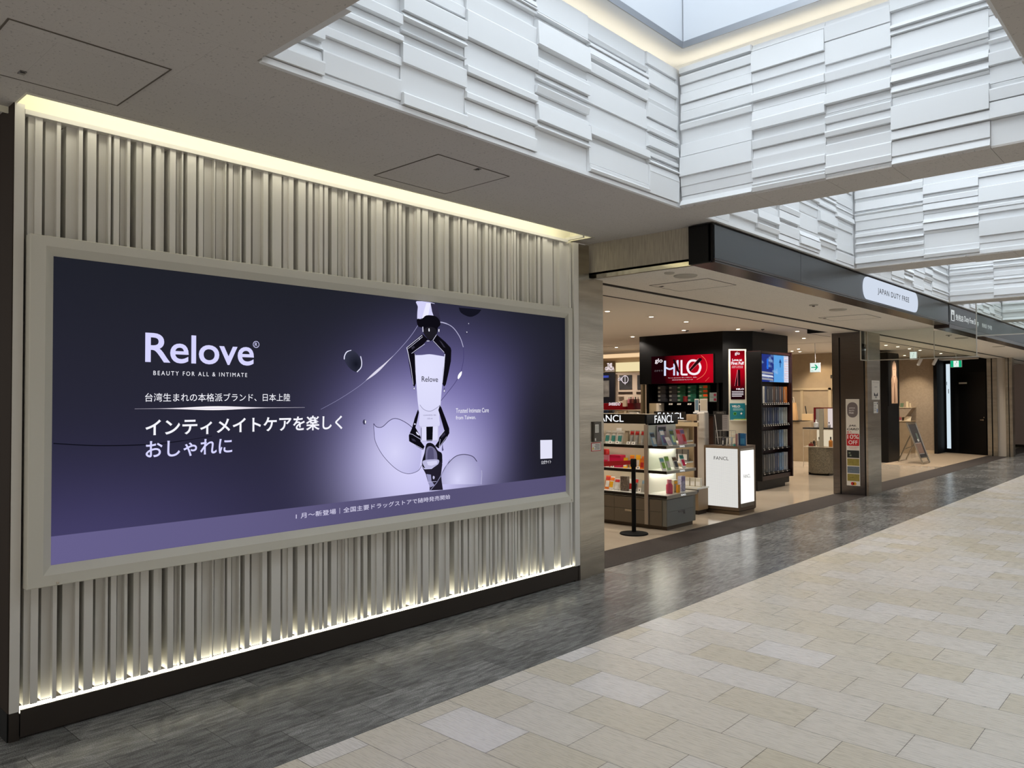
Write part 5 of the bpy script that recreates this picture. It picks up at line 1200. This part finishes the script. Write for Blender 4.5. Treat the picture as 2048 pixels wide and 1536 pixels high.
# HILO lit advert
hz0, hz1 = 1.905, 2.425
sg = thing('lit_advert', 'wide red lit advert reading glo HILO on the black tower front', 'advert', (-7.4, 12.73, hz0))
MB().box(-8.075, -6.745, 12.715, 12.738, hz0-.01, hz1+.01).build('light_frame', M_black, sg)
PH = plane_y(12.714)
def hil_mat():
    m = red_glow('red_poster_wide', (-6.85, 12.714), 2.2, .95); return m
MB().box(-8.06, -6.76, 12.7135, 12.715, hz0, hz1).build('lit_poster', hil_mat(), sg)
PB = glow('poster_bluewhite', rgb(214, 222, 250), 1.0)
def px_(px, pyy): q = hit(px, pyy, 'y', 12.713); return q
def hpoly(name, polys, m, dy=0.):
    mb = MB()
    for p in polys:
        pts = [px_(a, b)+Vector((0, -dy, 0)) for a, b in p]; mb.add(pts, [tuple(range(len(pts)))])
    o = mb.build(name, m, sg); bm = bmesh.new(); bm.from_mesh(o.data); bmesh.ops.triangulate(bm, faces=bm.faces); bm.to_mesh(o.data); bm.free(); return o
H_ = lambda *p: Z(p, 1300, 700, 14.63)
hpoly('letter_print', stroke(H_((440, 315), (438, 755)), 4.0)+stroke(H_((708, 400), (706, 745)), 3.6), PB, .0004)
hpoly('letter_print', stroke(smooth(H_((450, 510), (575, 560), (700, 515)), 6), 3.4), PB, .0005)
hpoly('letter_print', [H_((780, 300), (835, 295), (838, 745), (785, 745))], PB, .0004)
hpoly('letter_print', [H_((895, 300), (948, 290), (950, 690), (1100, 690), (1098, 745), (930, 745), (897, 710))], PW, .0004)
ol = smooth(H_((1282, 305), (1400, 345), (1460, 440), (1470, 530), (1410, 660), (1290, 705), (1160, 660), (1100, 540), (1110, 420), (1180, 325)), 4, True); ol.append(ol[0])
hpoly('letter_print', stroke(ol, 4.4), PW, .0004)
hpoly('device_print', [H_((1145, 580), (1380, 300), (1430, 240), (1500, 235), (1525, 270), (1470, 350), (1200, 620))], PK, .0010)
hpoly('device_print', [H_((665, 290), (705, 262), (755, 320), (870, 590), (868, 690), (790, 620), (700, 380))], PK, .0010)
hpoly('highlight_print', stroke(H_((1150, 560), (1330, 340), (1420, 245)), .8)+stroke(H_((760, 320), (860, 600)), .7)+stroke(H_((1210, 600), (1480, 330)), .5), PKK, .0014)
hpoly('arc_print', stroke(smooth(H_((1500, 160), (1620, 280), (1665, 450), (1640, 620), (1540, 760), (1370, 865)), 6), .9)+stroke(H_((1620, 915), (1730, 800)), .5), glow('arc_orange', rgb(250, 120, 90), 1.), .0006)
a, b = px_(1310, 728), px_(1325, 716.5)
text('glo', PH, a.x, b.x, a.z, b.z, PW, 'lettering', sg, w=.0016, bold=.015)
a, b = px_(1309, 743.5), px_(1325, 739.5); text('さがそう', PH, a.x, b.x, a.z, b.z, glow('poster_grey', rgb(130, 120, 126), 1), 'lettering', sg, w=.0016)
a, b = px_(1336, 757), px_(1394, 753.5); text('The new generation. 新しい味わい、誕生。', PH, a.x, b.x, a.z, b.z, PW, 'lettering', sg, w=.0016)
a, b = px_(1344, 760.8), px_(1386, 758.2); text('20歳未満の者の喫煙は法律で禁じられています', PH, a.x, b.x, a.z, b.z, PW, 'lettering', sg, w=.0016)
# cartons in the tower shelf: stacked packs in columns
cols_ = [(-7.93, DRK, 'dark', 'first'), (-7.68, DRK, 'dark', 'second'), (-7.50, cmat((40, 92, 66)), 'dark green', 'third'), (-7.28, cmat((34, 104, 84)), 'teal green', 'fourth'), (-7.045, cmat((70, 124, 80)), 'green and orange', 'fifth')]
for k, (x_, c, nm, ordn) in enumerate(cols_):
    first = None
    for j in range(4):
        z = 1.5605+j*.078
        t = carton('tobacco_carton', '%s carton, %s column from the left, %s in the tower shelf' % (nm, ordn, ['bottom one', 'second from bottom', 'third from bottom', 'top one'][j]), 'carton', (x_, 12.86, z), UY, .165, .072, .12, c, cmat((160, 160, 150)) if False else None, group='stacked cartons in the black tower')
        MB().box(x_-.08, x_-.03, 12.8585, 12.8595, z+.02, z+.04).build('brand_print', cmat((180, 180, 170)), t)
        MB().box(x_+.0, x_+.09, 12.8585, 12.8595, z+.015, z+.06).build('colour_print', [DRK, DRK, cmat((20, 70, 48)), cmat((20, 80, 60)), cmat((216, 76, 24))][k], t)
    price_card('small white price card under the %s carton column in the tower' % ordn, (x_-.02, 12.80, 1.5), UY, .08, .03)
for j in range(2):
    t = carton('tobacco_carton', 'grey and magenta carton on the tower corner, %s of two' % ['lower', 'upper'][j], 'carton', (-6.81, 12.80, 1.5605+.085*j), UY, .15, .08, .06, cmat((120, 130, 126)), None)
    MB().box(-6.80, -6.75, 12.7985, 12.7995, 1.575+.085*j, 1.62+.085*j).build('colour_print', cmat((120, 20, 50)), t)
bottle('red_ball', 'dark red round stand between the third and fourth carton columns', 'stand', (-7.39, 12.82, 1.5605), .045, .1, cmat((120, 20, 24)), cmat((120, 20, 24)), neck=.9)
pbx = thing('paper_box', 'pale open paper box standing on the tower counter at the left', 'box', (-8.08, 12.80, 1.33))
MB().box(-8.16, -8.0, 12.78, 12.98, 1.3305, 1.53).build('box_body', cmat((176, 160, 130)), pbx)
MB().box(-8.0, -7.95, 12.78, 12.98, 1.3305, 1.53).build('box_side', cmat((226, 214, 196)), pbx)
# lit bright panel seen left of the tower
lp = thing('lit_shelf', 'narrow bright lit shelf with a bottle left of the black tower', 'display', (-8.33, 13.15, 0))
MB().box(-8.42, -8.24, 13.06, 13.2, 0, 1.30).build('cabinet', cmat((190, 176, 150)), lp)
MB().box(-8.42, -8.24, 13.17, 13.2, 1.30, 1.88).build('lit_back', glow('cream_lit_back', rgb(250, 236, 196), .95), lp)
MB().box(-8.56, -8.515, 13.1, 13.2, 0, 2.5).build('side_panel', cmat((104, 88, 66)), lp)
bottle('dark_bottle', 'tall dark bottle on the lit shelf left of the black tower', 'bottle', (-8.27, 13.12, 1.3005), .025, .2, DRK, DRK)
# ------------------------------------------------------------------ product rack with screen
RK = thing('product_rack', 'tall black rack with a lit screen and rows of slim packs, right of the tower', 'rack', (-6.0, 13.4, 0))
MB().box(-6.18, -5.98, 12.80, 13.95, 0, .17).build('plinth', M_black, RK)
MB().box(-6.18, -5.905, 12.825, 12.86, .17, 2.44).build('side_panel', M_black, RK); rk = MB(); rk.box(-6.18, -5.90, 14.10, 14.14, .17, 2.47); rk.box(-6.18, -5.92, 12.86, 14.10, 2.41, 2.45); rk.box(-6.18, -5.93, 12.86, 14.10, .17, .25)
rk.build('rack_frame', mat('dark_red_brown', rgb(40, 16, 16), .3), RK)
MB().box(-6.18, -6.14, 12.86, 14.10, .25, 1.92).build('back_panel', mat('oxblood_panel', rgb(64, 30, 28), .4), RK)
for zz in (.27, .70, 1.12, 1.50): MB().box(-6.14, -5.93, 12.86, 14.10, zz, zz+.03).build('shelf', M_black, RK)
MB().box(-6.10, -5.95, 12.86, 14.10, 1.90, 2.41).build('screen_case', M_black, RK)
def scr_mat():
    m = bpy.data.materials.new('sky_screen'); m.use_nodes = True; nt = m.node_tree; nt.nodes.clear()
    uv = N(nt, 'ShaderNodeUVMap'); sx = N(nt, 'ShaderNodeSeparateXYZ'); nt.links.new(uv.outputs[0], sx.inputs[0])
    cr = N(nt, 'ShaderNodeValToRGB'); cr.color_ramp.interpolation = 'CONSTANT'
    el = cr.color_ramp.elements; el[0].color = (*rgb(40, 54, 130), 1); el[1].position = .47; el[1].color = (*rgb(96, 166, 232), 1)
    e2 = cr.color_ramp.elements.new(.83); e2.color = (*rgb(226, 226, 240), 1)
    nt.links.new(sx.outputs[0], cr.inputs[0])
    no = N(nt, 'ShaderNodeTexNoise'); no.inputs['Scale'].default_value = 4; nt.links.new(uv.outputs[0], no.inputs['Vector'])
    mr = N(nt, 'ShaderNodeMapRange'); mr.inputs[1].default_value = .52; mr.inputs[2].default_value = .75; nt.links.new(no.outputs['Fac'], mr.inputs[0])
    mx = N(nt, 'ShaderNodeMixRGB'); nt.links.new(mr.outputs[0], mx.inputs[0]); nt.links.new(cr.outputs[0], mx.inputs[1]); mx.inputs[2].default_value = (*rgb(150, 190, 236), 1)
    e = N(nt, 'ShaderNodeEmission'); nt.links.new(mx.outputs[0], e.inputs[0]); e.inputs[1].default_value = .95
    o = N(nt, 'ShaderNodeOutputMaterial'); nt.links.new(e.outputs[0], o.inputs[0]); return m
PS = plane_x(-5.948)
uv_plane(PS, 12.87, 14.085, 1.91, 2.40, 'screen', scr_mat(), RK)
S1 = glow('screen_grey', rgb(150, 150, 160), 1); S2 = glow('screen_pale', rgb(210, 214, 226), 1); S3 = glow('screen_red', rgb(226, 150, 150), 1); S4 = glow('screen_navy', rgb(30, 60, 120), 1)
def sp(pts, m, nm): MB().add([Vector((-5.947, a, b)) for a, b in pts], [tuple(range(len(pts)))]).build(nm, m, RK)
for k in range(3): sp([(12.88, 2.10-.055*k), (13.40, 2.08-.055*k), (13.42, 2.045-.055*k), (12.88, 2.06-.055*k)], [S1, S2, S1][k], 'screen_picture')
sp([(13.15, 2.14), (13.22, 2.14), (13.22, 2.34), (13.15, 2.30)], glow('screen_blue', rgb(40, 110, 230), 1), 'screen_picture')
sp([(13.66, 2.26), (13.72, 2.34), (13.78, 2.26), (13.80, 2.25), (13.74, 2.27), (13.73, 2.18), (13.71, 2.18), (13.70, 2.27)], S4, 'screen_picture')
for k in range(11): sp([(13.91, 2.385-.044*k), (14.07, 2.385-.044*k), (14.07, 2.379-.044*k), (13.91, 2.379-.044*k)], S3, 'screen_line')
# four rows of slim packs; one pack built, the others copied
rows_ = [(1.5305, .30, 13, 'top'), (1.1505, .30, 12, 'second'), (.7305, .31, 12, 'third'), (.3005, .32, 12, 'bottom')]
pal = [[NVY, cmat((220, 216, 206)), NVY, DRK, DRK, DRK, cmat((84, 60, 44)), DRK, DRK, cmat((90, 60, 50)), DRK, cmat((150, 90, 30)), cmat((190, 110, 40))],
       [cmat((60, 66, 80))]*2+[cmat((80, 84, 100))]+[NVY]*2+[cmat((70, 80, 96))]+[NVY]*2+[cmat((130, 146, 160))]*2+[cmat((160, 164, 160))]*2,
       [cmat((76, 76, 78))]*3+[cmat((92, 92, 94))]*3+[cmat((70, 76, 90))]*2+[cmat((110, 140, 176))]*2+[cmat((170, 174, 168))]*2,
       [cmat((80, 82, 84))]*3+[cmat((90, 96, 104))]*3+[cmat((80, 90, 120))]*2+[cmat((116, 150, 186))]*2+[cmat((170, 176, 184))]*2]
cname = {0: 'top', 1: 'second', 2: 'third', 3: 'bottom'}
for ri, (z, h, n, nm) in enumerate(rows_):
    for k in range(n):
        y_ = 12.92+(14.06-12.92)*(k+.5)/n
        t = thing('slim_pack', 'slim pack in the %s row of the black rack, %s' % (nm, 'number %d from the left' % (k+1) if False else ['first', 'second', 'third', 'fourth', 'fifth', 'sixth', 'seventh', 'eighth', 'ninth', 'tenth', 'eleventh', 'twelfth', 'last'][k]+' from the left'), 'pack', (-6.0, y_, z), 'slim packs in the %s row of the rack' % nm)
        MB().box(-6.05, -5.965, y_-.038, y_+.038, z, z+h).build('pack_body', pal[ri][k % len(pal[ri])], t)
        MB().box(-5.965, -5.9645, y_-.005+.01*(k % 3), y_+.008+.01*(k % 3), z+.06, z+h-.05).build('print_stripe', SIL if k % 2 else cmat((60, 60, 66)), t)
        if k % 2 == 0 or ri < 2: price_card('small white price tag below the %s pack, %s row of the rack' % (['first', 'second', 'third', 'fourth', 'fifth', 'sixth', 'seventh', 'eighth', 'ninth', 'tenth', 'eleventh', 'twelfth', 'last'][k], nm), (-5.925, y_+.02, z-.028), UX, .04, .035, 'price tags on the rack')
# ------------------------------------------------------------------ glass display table
DT = thing('display_table', 'glass-topped display case on a rounded grey patterned base left of the steel pillar', 'display case', (-6.25, 16.4, 0))
M_pat = mat('grey_speckled_laminate', rgb(122, 112, 92), .55, noise=(55, .6))
MB().ring((-6.26, 16.45, .03), 'z', [(.23, 0), (.26, .02), (.26, .55)], 32, sx=1.0, sy=.8).build('patterned_base', M_pat, DT, smooth=True)
MB().box(-6.48, -6.05, 16.32, 16.6, 0, .05).build('plinth', M_black, DT)
e = MB(); x0, x1, y0, y1, z0, z1 = -6.56, -5.78, 16.26, 16.62, .60, .985
for a in (x0, x1):
    for b in (y0, y1): e.bar((a, b, .15 if a == x0 else z0), (a, b, z1), .008)
for z in (z0, z1-.02):
    for b in (y0, y1): e.bar((x0, b, z), (x1, b, z), .01)
e.build('case_edges', cmat((220, 205, 180)), DT)
MB().box(x0, x1, y0, y1, .585, .60).box(x0, x1, y0, y1, z1-.03, z1-.01).build('case_shelf', cmat((236, 228, 214)), DT)
MB().box(x0-.01, x1+.01, y0-.01, y1+.01, z1-.01, z1+.012).build('table_top', M_plinth, DT)
MB().box(-6.4, -5.78, y1-.03, y1-.01, .60, .955).build('lit_back', glow('warm_lit_back', rgb(236, 220, 190), .8), DT)
MB().box(-6.215, -6.13, 16.24, 16.255, .60, 1.40).build('tall_card', cmat((160, 152, 132)), DT)
MB().box(-6.13, -5.78, 16.50, 16.52, 1.0, 1.40).build('lit_panel', glow('pinkish_lit_panel', rgb(240, 226, 222), .8), DT)
MB().box(-6.38, -6.22, 16.50, 16.52, 1.0, 1.40).build('frosted_panel', cmat((176, 168, 158)), DT)
MB().box(-6.42, -6.38, 16.48, 16.52, 1.0, 1.42).box(-6.38, -5.78, 16.49, 16.50, 1.40, 1.42).build('red_edge', cmat((120, 16, 24)), DT)
MB().box(-6.0, -5.78, 16.46, 16.49, 1.24, 1.40).build('lit_sign', glow('white_small_sign', rgb(250, 248, 252), 1.1), DT)
MB().box(-5.83, -5.78, 16.44, 16.46, 1.16, 1.22).build('dark_tag', M_ink, DT)
for k, (x_, r, h, c1, c2, lab, z) in enumerate(((-6.43, .05, .09, cmat((120, 40, 24)), cmat((90, 60, 40)), 'short red brown perfume bottle at the left inside the glass case', .6005), (-6.40, .03, .16, cmat((70, 60, 50)), cmat((236, 220, 200)), 'slim dark bottle behind the red brown bottle in the glass case', .6005), (-6.255, .05, .20, cmat((196, 186, 164)), M_ink, 'tall clear perfume bottle with black cap in the glass case', .6005), (-6.02, .04, .21, cmat((190, 120, 40)), M_ink, 'amber bottle with black cap at the right inside the glass case', .6005),
        (-6.32, .05, .17, cmat((226, 224, 220)), cmat((226, 224, 220)), 'white lit bottle standing on top of the glass case at the left', .9975), (-5.90, .03, .22, cmat((232, 196, 206)), cmat((240, 216, 220)), 'pale pink bottle standing on top of the glass case at the right', .9975), (-6.05, .03, .12, cmat((200, 196, 200)), M_ink, 'small grey bottle with dark cap on top of the glass case', .9975))):
    bottle('perfume_bottle', lab, 'bottle', (x_, 16.35+(.08 if k == 1 else 0), z), r, h, c1, c2)
wb = thing('white_standee', 'white panel with a green oval print behind the display case', 'sign', (-6.464, 18.0, 0))
MB().box(-6.634, -6.294, 18.0, 18.02, .12, .66).build('board', cmat((222, 216, 210)), wb)
cdisc(plane_y(17.998), -6.534, .43, .075, 0, cmat((50, 120, 70)), 'oval_print', wb)
MB().box(-6.654, -6.274, 18.0, 18.3, 0, .12).build('foot', cmat((190, 172, 146)), wb)
# counter with paper bag and basket against the back wall
ct = thing('service_counter', 'low beige counter with a dark edge along the back wall', 'counter', (-8.4, 19.8, 0))
MB().box(-9.6, -7.7, 19.6, 20.3, 0, 1.02).build('body', M_beige, ct); MB().box(-9.6, -8.0, 19.56, 20.3, 1.02, 1.05).build('counter_top', M_plinth, ct)
def paper_bag(label, x, y, z, s):
    t = thing('paper_bag', label, 'bag', (x, y, z)); w_, d, h = .28*s, .12*s, .40*s
    v = [(x-w_/2, y-d/2, z), (x+w_/2, y-d/2, z), (x+w_/2, y+d/2, z), (x-w_/2, y+d/2, z), (x-w_*.42, y-d*.35, z+h), (x+w_*.36, y-d*.35, z+h), (x+w_*.36, y+d*.35, z+h), (x-w_*.42, y+d*.35, z+h)]
    MB().add(v, [(0, 1, 2, 3), (0, 1, 5, 4), (1, 2, 6, 5), (2, 3, 7, 6), (3, 0, 4, 7)]).build('bag_body', cmat((214, 170, 118)), t)
    for dy in (-d*.35, d*.35):
        MB().tube([(x-w_*.25, y+dy, z+h), (x-w_*.2, y+dy, z+h*1.3), (x+w_*.15, y+dy, z+h*1.3), (x+w_*.2, y+dy, z+h)], .006, 6).build('handle', cmat((232, 220, 200)), t)
paper_bag('upright brown paper bag with pale handles on the back counter', -8.30, 19.8, 1.0505, 1.15)
bk = thing('basket', 'small pale wicker box with a dark pen on the back counter', 'basket', (-7.85, 19.9, 1.02))
MB().box(-8.0, -7.72, 19.75, 19.95, 1.0505, 1.22).build('body', cmat((214, 184, 140)), bk); MB().bar((-7.9, 19.8, 1.22), (-7.93, 19.8, 1.42), .02).build('pen', M_ink, bk)
text('m', plane_y(20.79), -7.64, -7.48, 2.15, 2.24, M_ink, 'lettering', tagm := thing('wall_lettering', 'dark letter m mounted on the beige back wall left of the pillar', 'lettering', (-7.56, 20.79, 2.15)), bold=.03)
# ------------------------------------------------------------------ left background: cosmetics wall
BG = thing('cosmetics_display', 'cream display wall with two dark framed windows far inside the shop at the left', 'display wall', (-10.6, 16, 0))
f_ = lambda px, pyy, y=16.0: hit(px, pyy, 'y', y)
def rect_at(px0, px1, py0, py1, y, th=.03):
    a, b = hit(px0, py1, 'y', y), hit(px1, py0, 'y', y); return (a.x, b.x, y-th, y, a.z, b.z)
W0 = lambda px0, px1, py0, py1, y=16.0, th=.03: MB().box(*rect_at(px0, px1, py0, py1, y, th))
W0(1207, 1296, 704, 835, 16.1, .02).build('wall_panel', cmat((200, 180, 156)), BG)
W0(1207, 1284, 705.5, 717).build('lit_cove', glow('warm_lit_cove', rgb(250, 214, 168), .95), BG)
W0(1207, 1284, 717, 720.5, 16.0, .12).build('cornice', cmat((130, 84, 60)), BG)
W0(1233, 1284, 723.5, 743.5).build('lit_header', glow('cream_lit_header', rgb(244, 226, 176), .95), BG)
W0(1233, 1284, 744, 805, 16.0, .035).build('cabinet_face', cmat((206, 186, 168)), BG)
for a, b in ((1239, 1264), (1275, 1284)): W0(a, b, 750, 779, 15.96, .01).build('framed_picture', mat('grey_window_print', rgb(66, 64, 66), .4, noise=(8, .5)), BG)
for a, b in ((1237, 1265), (1273, 1284)): W0(a, b, 783.5, 788, 15.96, .01).build('dark_slot', cmat((52, 38, 32)), BG)
for k in range(3): W0(1237, 1248, 793+3*k, 794.4+3*k, 15.96, .01).build('shelf_line', cmat((120, 100, 84)), BG)
q = f_(1246, 763, 15.94); r_ = .11
cdisc(plane_y(15.94), q.x+.06, q.z+.05, .10, 0, PW, 'round_logo', BG, ri=.085); MB().box(q.x+.055, q.x+.068, 15.938, 15.94, q.z-.08, q.z+.14).build('logo_stem', PW, BG)
text('clé', plane_y(15.94), q.x-.15, q.x-.03, q.z+.02, q.z+.12, PW, 'lettering', BG)
GZ = thing('lit_logo_sign', 'small lit THE GINZA sign on the beige panel at the far left', 'sign', (-11.35, 15.95, 2.15))
W0(1208, 1231, 722, 744, 15.99, .01).build('panel', cmat((176, 160, 130)), GZ)
a, b = f_(1214, 734, 15.97), f_(1224, 726, 15.97); text('THE', plane_y(15.975), a.x, b.x, a.z, b.z, PW, 'lettering', GZ, bold=.03)
a, b = f_(1210, 741, 15.97), f_(1228, 733, 15.97); text('GINZA', plane_y(15.975), a.x, b.x, a.z, b.z, PW, 'lettering', GZ, bold=.03)
a, b = f_(1210, 743.5, 15.97), f_(1228, 741.8, 15.97); text('COSMETICS', plane_y(15.975), a.x, b.x, a.z, b.z, PW, 'lettering', GZ)
BD = thing('dark_display', 'black display panel with blue lit lettering and a framed picture under the small lit sign', 'display', (-11.2, 15.9, 1.4))
W0(1206, 1231, 745, 808, 15.9, .05).build('panel', cmat((16, 16, 26)), BD)
a, b = f_(1206.5, 755.5, 15.84), f_(1217, 751, 15.84); text('SISEIDO', plane_y(15.845), a.x, b.x, a.z, b.z, glow('blue_letters', rgb(90, 110, 240), 1.2), 'lettering', BD)
W0(1207, 1218.5, 761, 794, 15.85, .01).build('framed_picture', mat('grey_picture', rgb(120, 116, 112), .5, noise=(6, .5)), BD)
SH = thing('red_counter', 'dark red counter with white SHISEIDO lettering far left inside the shop', 'counter', (-9.6, 14, 0))
W0(1206, 1281, 806, 818.5, 14.0, .5).build('red_top', mat('deep_red_lacquer', rgb(128, 12, 22), .3), SH)
x0 = rect_at(1206, 1281, 818.5, 835, 14.0)[0]; x1 = rect_at(1206, 1281, 818.5, 835, 14.0)[1]
MB().box(x0, x1, 13.55, 14.0, 0, 1.37).build('body', cmat((196, 180, 156)), SH)
a, b = hit(1217, 811, 'y', 13.49), hit(1240, 805, 'y', 13.49); text('SHISEIDO', plane_y(13.495), a.x, b.x, a.z, b.z, PW, 'lettering', SH, bold=.02, slant=.15)
W0(1248, 1255, 800, 813, 13.48, .05).build('pale_card', cmat((206, 180, 154)), SH)
zc_ = rect_at(1206, 1281, 806, 818.5, 14.0)[5]
for k, px in enumerate((1258, 1262, 1266, 1271, 1276)):
    q = hit(px, 808, 'y', 13.7); bottle('cosmetics_bottle', '%s small bottle in the row on the dark red counter' % ['first', 'second', 'third', 'fourth', 'fifth'][k], 'bottle', (q.x, 13.7, zc_+.0005), .03, .13, [LPN, cmat((90, 30, 34)), cmat((120, 60, 50)), cmat((50, 24, 24)), cmat((120, 80, 70))][k], [SIL, M_ink, LPN, M_ink, SIL][k], group='bottles on the dark red counter')
LK = thing('low_cabinet', 'low cabinet with dark and pale boxes in front of the dark red counter', 'cabinet', (-9.4, 13, 0))
MB().box(-9.6, -8.45, 12.2, 12.6, 0, 1.30).build('body', cmat((170, 150, 120)), LK)
for k, (px, w_, h, c, lab) in enumerate(((1212, .16, .10, NVY, 'navy box at the left on the low cabinet'), (1224, .10, .10, DRK, 'dark box on the low cabinet'), (1234, .07, .07, SIL, 'small silver box on the low cabinet'), (1245, .14, .08, cmat((190, 170, 140)), 'pale tan box on the low cabinet'), (1269, .17, .06, WHI, 'low white box at the right on the low cabinet'))):
    q = hit(px, 830, 'y', 12.35); carton('small_box', lab, 'box', (max(-9.5, q.x), 12.3, 1.3005), UY, w_, h, .08, c)
# ------------------------------------------------------------------ black kiosk with portrait, wall shelf, A-frame
KO = thing('black_kiosk', 'tall black cabinet carrying a narrow portrait poster right of the steel pillar', 'kiosk', (-6.3, 21, 0))
MB().box(-6.9, -6.16, 20.6, 21.5, 0, 2.77).build('cabinet', M_black, KO)
MB().box(-6.155, -6.145, 20.62, 21.48, 1.42, 2.74).build('glossy_panel', M_black, KO)
PK_ = plane_x(-6.142)
MB().box(-6.1445, -6.1425, 20.84, 21.33, 1.48, 2.61).build('portrait_print', mat('skin_print', rgb(176, 140, 112), .5, noise=(3, .15)), KO)
def kp(pts, c, nm, dx=0.): MB().add([Vector((-6.142+dx, a, b)) for a, b in pts], [tuple(range(len(pts)))]).build(nm, c, KO)
hair = cmat((52, 40, 32)); skin = cmat((206, 168, 138)); lips = cmat((120, 60, 54))
kp([(20.84, 2.61), (21.33, 2.61), (21.33, 2.1), (21.24, 2.2), (21.22, 2.5), (21.1, 2.58), (20.95, 2.52), (20.93, 2.2), (20.84, 2.1)], hair, 'print_hair')
kp(smooth([(21.08, 2.56), (21.23, 2.45), (21.23, 2.25), (21.14, 2.08), (21.03, 2.08), (20.94, 2.25), (20.93, 2.45)], 4, True), skin, 'print_face', .0004)
for a in (21.02, 21.14): kp([(a-.03, 2.345), (a, 2.36), (a+.03, 2.345), (a, 2.335)], hair, 'print_eye', .0008)
kp([(21.03, 2.17), (21.08, 2.185), (21.13, 2.17), (21.08, 2.15)], lips, 'print_mouth', .0008); kp([(21.07, 2.33), (21.10, 2.25), (21.06, 2.25)], cmat((170, 130, 104)), 'print_nose', .0008)
kp([(21.02, 2.1), (21.14, 2.1), (21.16, 1.95), (21.3, 1.85), (21.33, 1.5), (20.86, 1.5), (20.88, 1.85), (21.0, 1.95)], cmat((190, 154, 126)), 'print_shoulder', .0003)
kp([(21.05, 2.02), (21.1, 2.0), (21.14, 1.5), (21.04, 1.5)], cmat((120, 84, 62)), 'print_shadow_cloth', .0006)
text('VIDAL', (Vector((-6.40, 20.595, 0)), Vector((0, 0, 1)), Vector((-1, 0, 0)), Vector((0, -1, 0))), 1.31, 1.58, -.04, .03, SIL, 'lettering', KO)
WS = thing('wall_shelf', 'beige wedge-shaped wall shelf with small cosmetics lit by a spotlight', 'shelf', (-6.95, 24.6, 1.33))
MB().poly_extrude([(-7.24, 24.5, 1.335), (-6.66, 24.5, 1.335), (-6.86, 24.5, 1.06), (-7.24, 24.5, 1.06)], (0, .39, 0)).build('shelf_body', M_beige2, WS)
MB().box(-7.24, -6.66, 24.48, 24.89, 1.335, 1.35).build('shelf_top', cmat((226, 206, 174)), WS)
CB = thing('beige_cabinet', 'beige floor cabinet under the wedge shelf behind the folding sign', 'cabinet', (-6.95, 24.6, 0))
MB().box(-7.24, -6.70, 24.45, 24.89, 0, .93).build('body', M_beige, CB); MB().box(-7.24, -6.68, 24.43, 24.89, .93, .95).build('cabinet_top', cmat((220, 196, 160)), CB)
carton('green_card', 'small green tilted card on the wedge shelf', 'card', (-6.98, 24.6, 1.3505), UY, .09, .12, .02, cmat((90, 110, 80)), lean=.4)
carton('cream_carton', 'tall cream carton on the wedge shelf', 'carton', (-6.84, 24.65, 1.3505), UY, .06, .17, .05, cmat((220, 204, 170)))
carton('cream_carton', 'shorter cream carton at the right on the wedge shelf', 'carton', (-6.76, 24.65, 1.3505), UY, .05, .12, .05, cmat((206, 190, 160)))
carton('white_card', 'white framed card at the left on the beige cabinet', 'card', (-7.02, 24.55, .9505), UY, .12, .20, .02, cmat((226, 214, 196)), LPN)
carton('cream_notice', 'low cream leaning card on the beige cabinet', 'card', (-6.82, 24.55, .9505), UY, .19, .13, .02, cmat((230, 214, 180)), lean=.5)
AF = thing('folding_sign', 'silver A-frame folding sign with a dark poster standing on the beige carpet', 'sign', (-5.6, 20.9, 0))
AFZ = 1.02
p0, p1, p2, p3 = Vector((-5.44, 20.72, .01)), Vector((-5.42, 21.34, .01)), Vector((-5.68, 20.14, 1.03)), Vector((-5.66, 20.62, 1.01))
p0 = hit(1845, 928, 'z', .02); p1 = hit(1859, 925, 'z', .02)
tl = hit(1813, 846, 'x', -5.72); tr_ = hit(1830, 846, 'x', -5.72)
tl = Vector((-5.72, tl.y, tl.z)); tr_ = Vector((-5.72, tr_.y, tr_.z))
M_alu = mat('silver_aluminium', rgb(190, 184, 172), .3, .9)
MB().bar(p0, tl, .03).bar(p1, tr_, .03).bar(tl, tr_, .03).bar(p0.lerp(tl, .03), p1.lerp(tr_, .03), .03).bar(p0.lerp(tl, .14), p1.lerp(tr_, .14), .02).build('front_frame', M_alu, AF)
nrm = (p1-p0).cross(tl-p0).normalized(); nrm = nrm if nrm.x > 0 else -nrm
a, b, c, d = p0.lerp(tl, .15), p1.lerp(tr_, .15), tr_.lerp(p1, .03), tl.lerp(p0, .03)
MB().poly_extrude([a, b, c, d], -nrm*.008).build('board', cmat((70, 66, 66)), AF)
def fq(u0, u1, v0, v1): return [a.lerp(b, u).lerp(d.lerp(c, u), v)+nrm*.004 for u, v in ((u0, v0), (u1, v0), (u1, v1), (u0, v1))]
MB().add(fq(.1, .8, .12, .42), [(0, 1, 2, 3)]).build('poster_picture', mat('sepia_picture', rgb(150, 120, 104), .5, noise=(5, .4)), AF)
MB().add(fq(.1, .8, .42, .43), [(0, 1, 2, 3)]).build('poster_line', M_pw, AF); MB().add(fq(.1, .8, .1, .11), [(0, 1, 2, 3)]).build('poster_line', M_pw, AF)
MB().add(fq(.55, .75, .5, .72), [(0, 1, 2, 3)]).build('poster_bottle', cmat((110, 126, 116)), AF); MB().add(fq(.5, .7, .47, .54), [(0, 1, 2, 3)]).build('poster_bottle', M_pw, AF)
r0, r1 = hit(1797, 922, 'z', .02), hit(1812, 919, 'z', .02)
mt = tl.lerp(p0, .28); mt2 = tr_.lerp(p1, .28)
MB().bar(r0, mt, .022).bar(r1, mt2, .022).bar(r0, r1, .02).bar(r0.lerp(mt, .45), p0.lerp(tl, .45), .012).build('rear_frame', M_alu, AF)
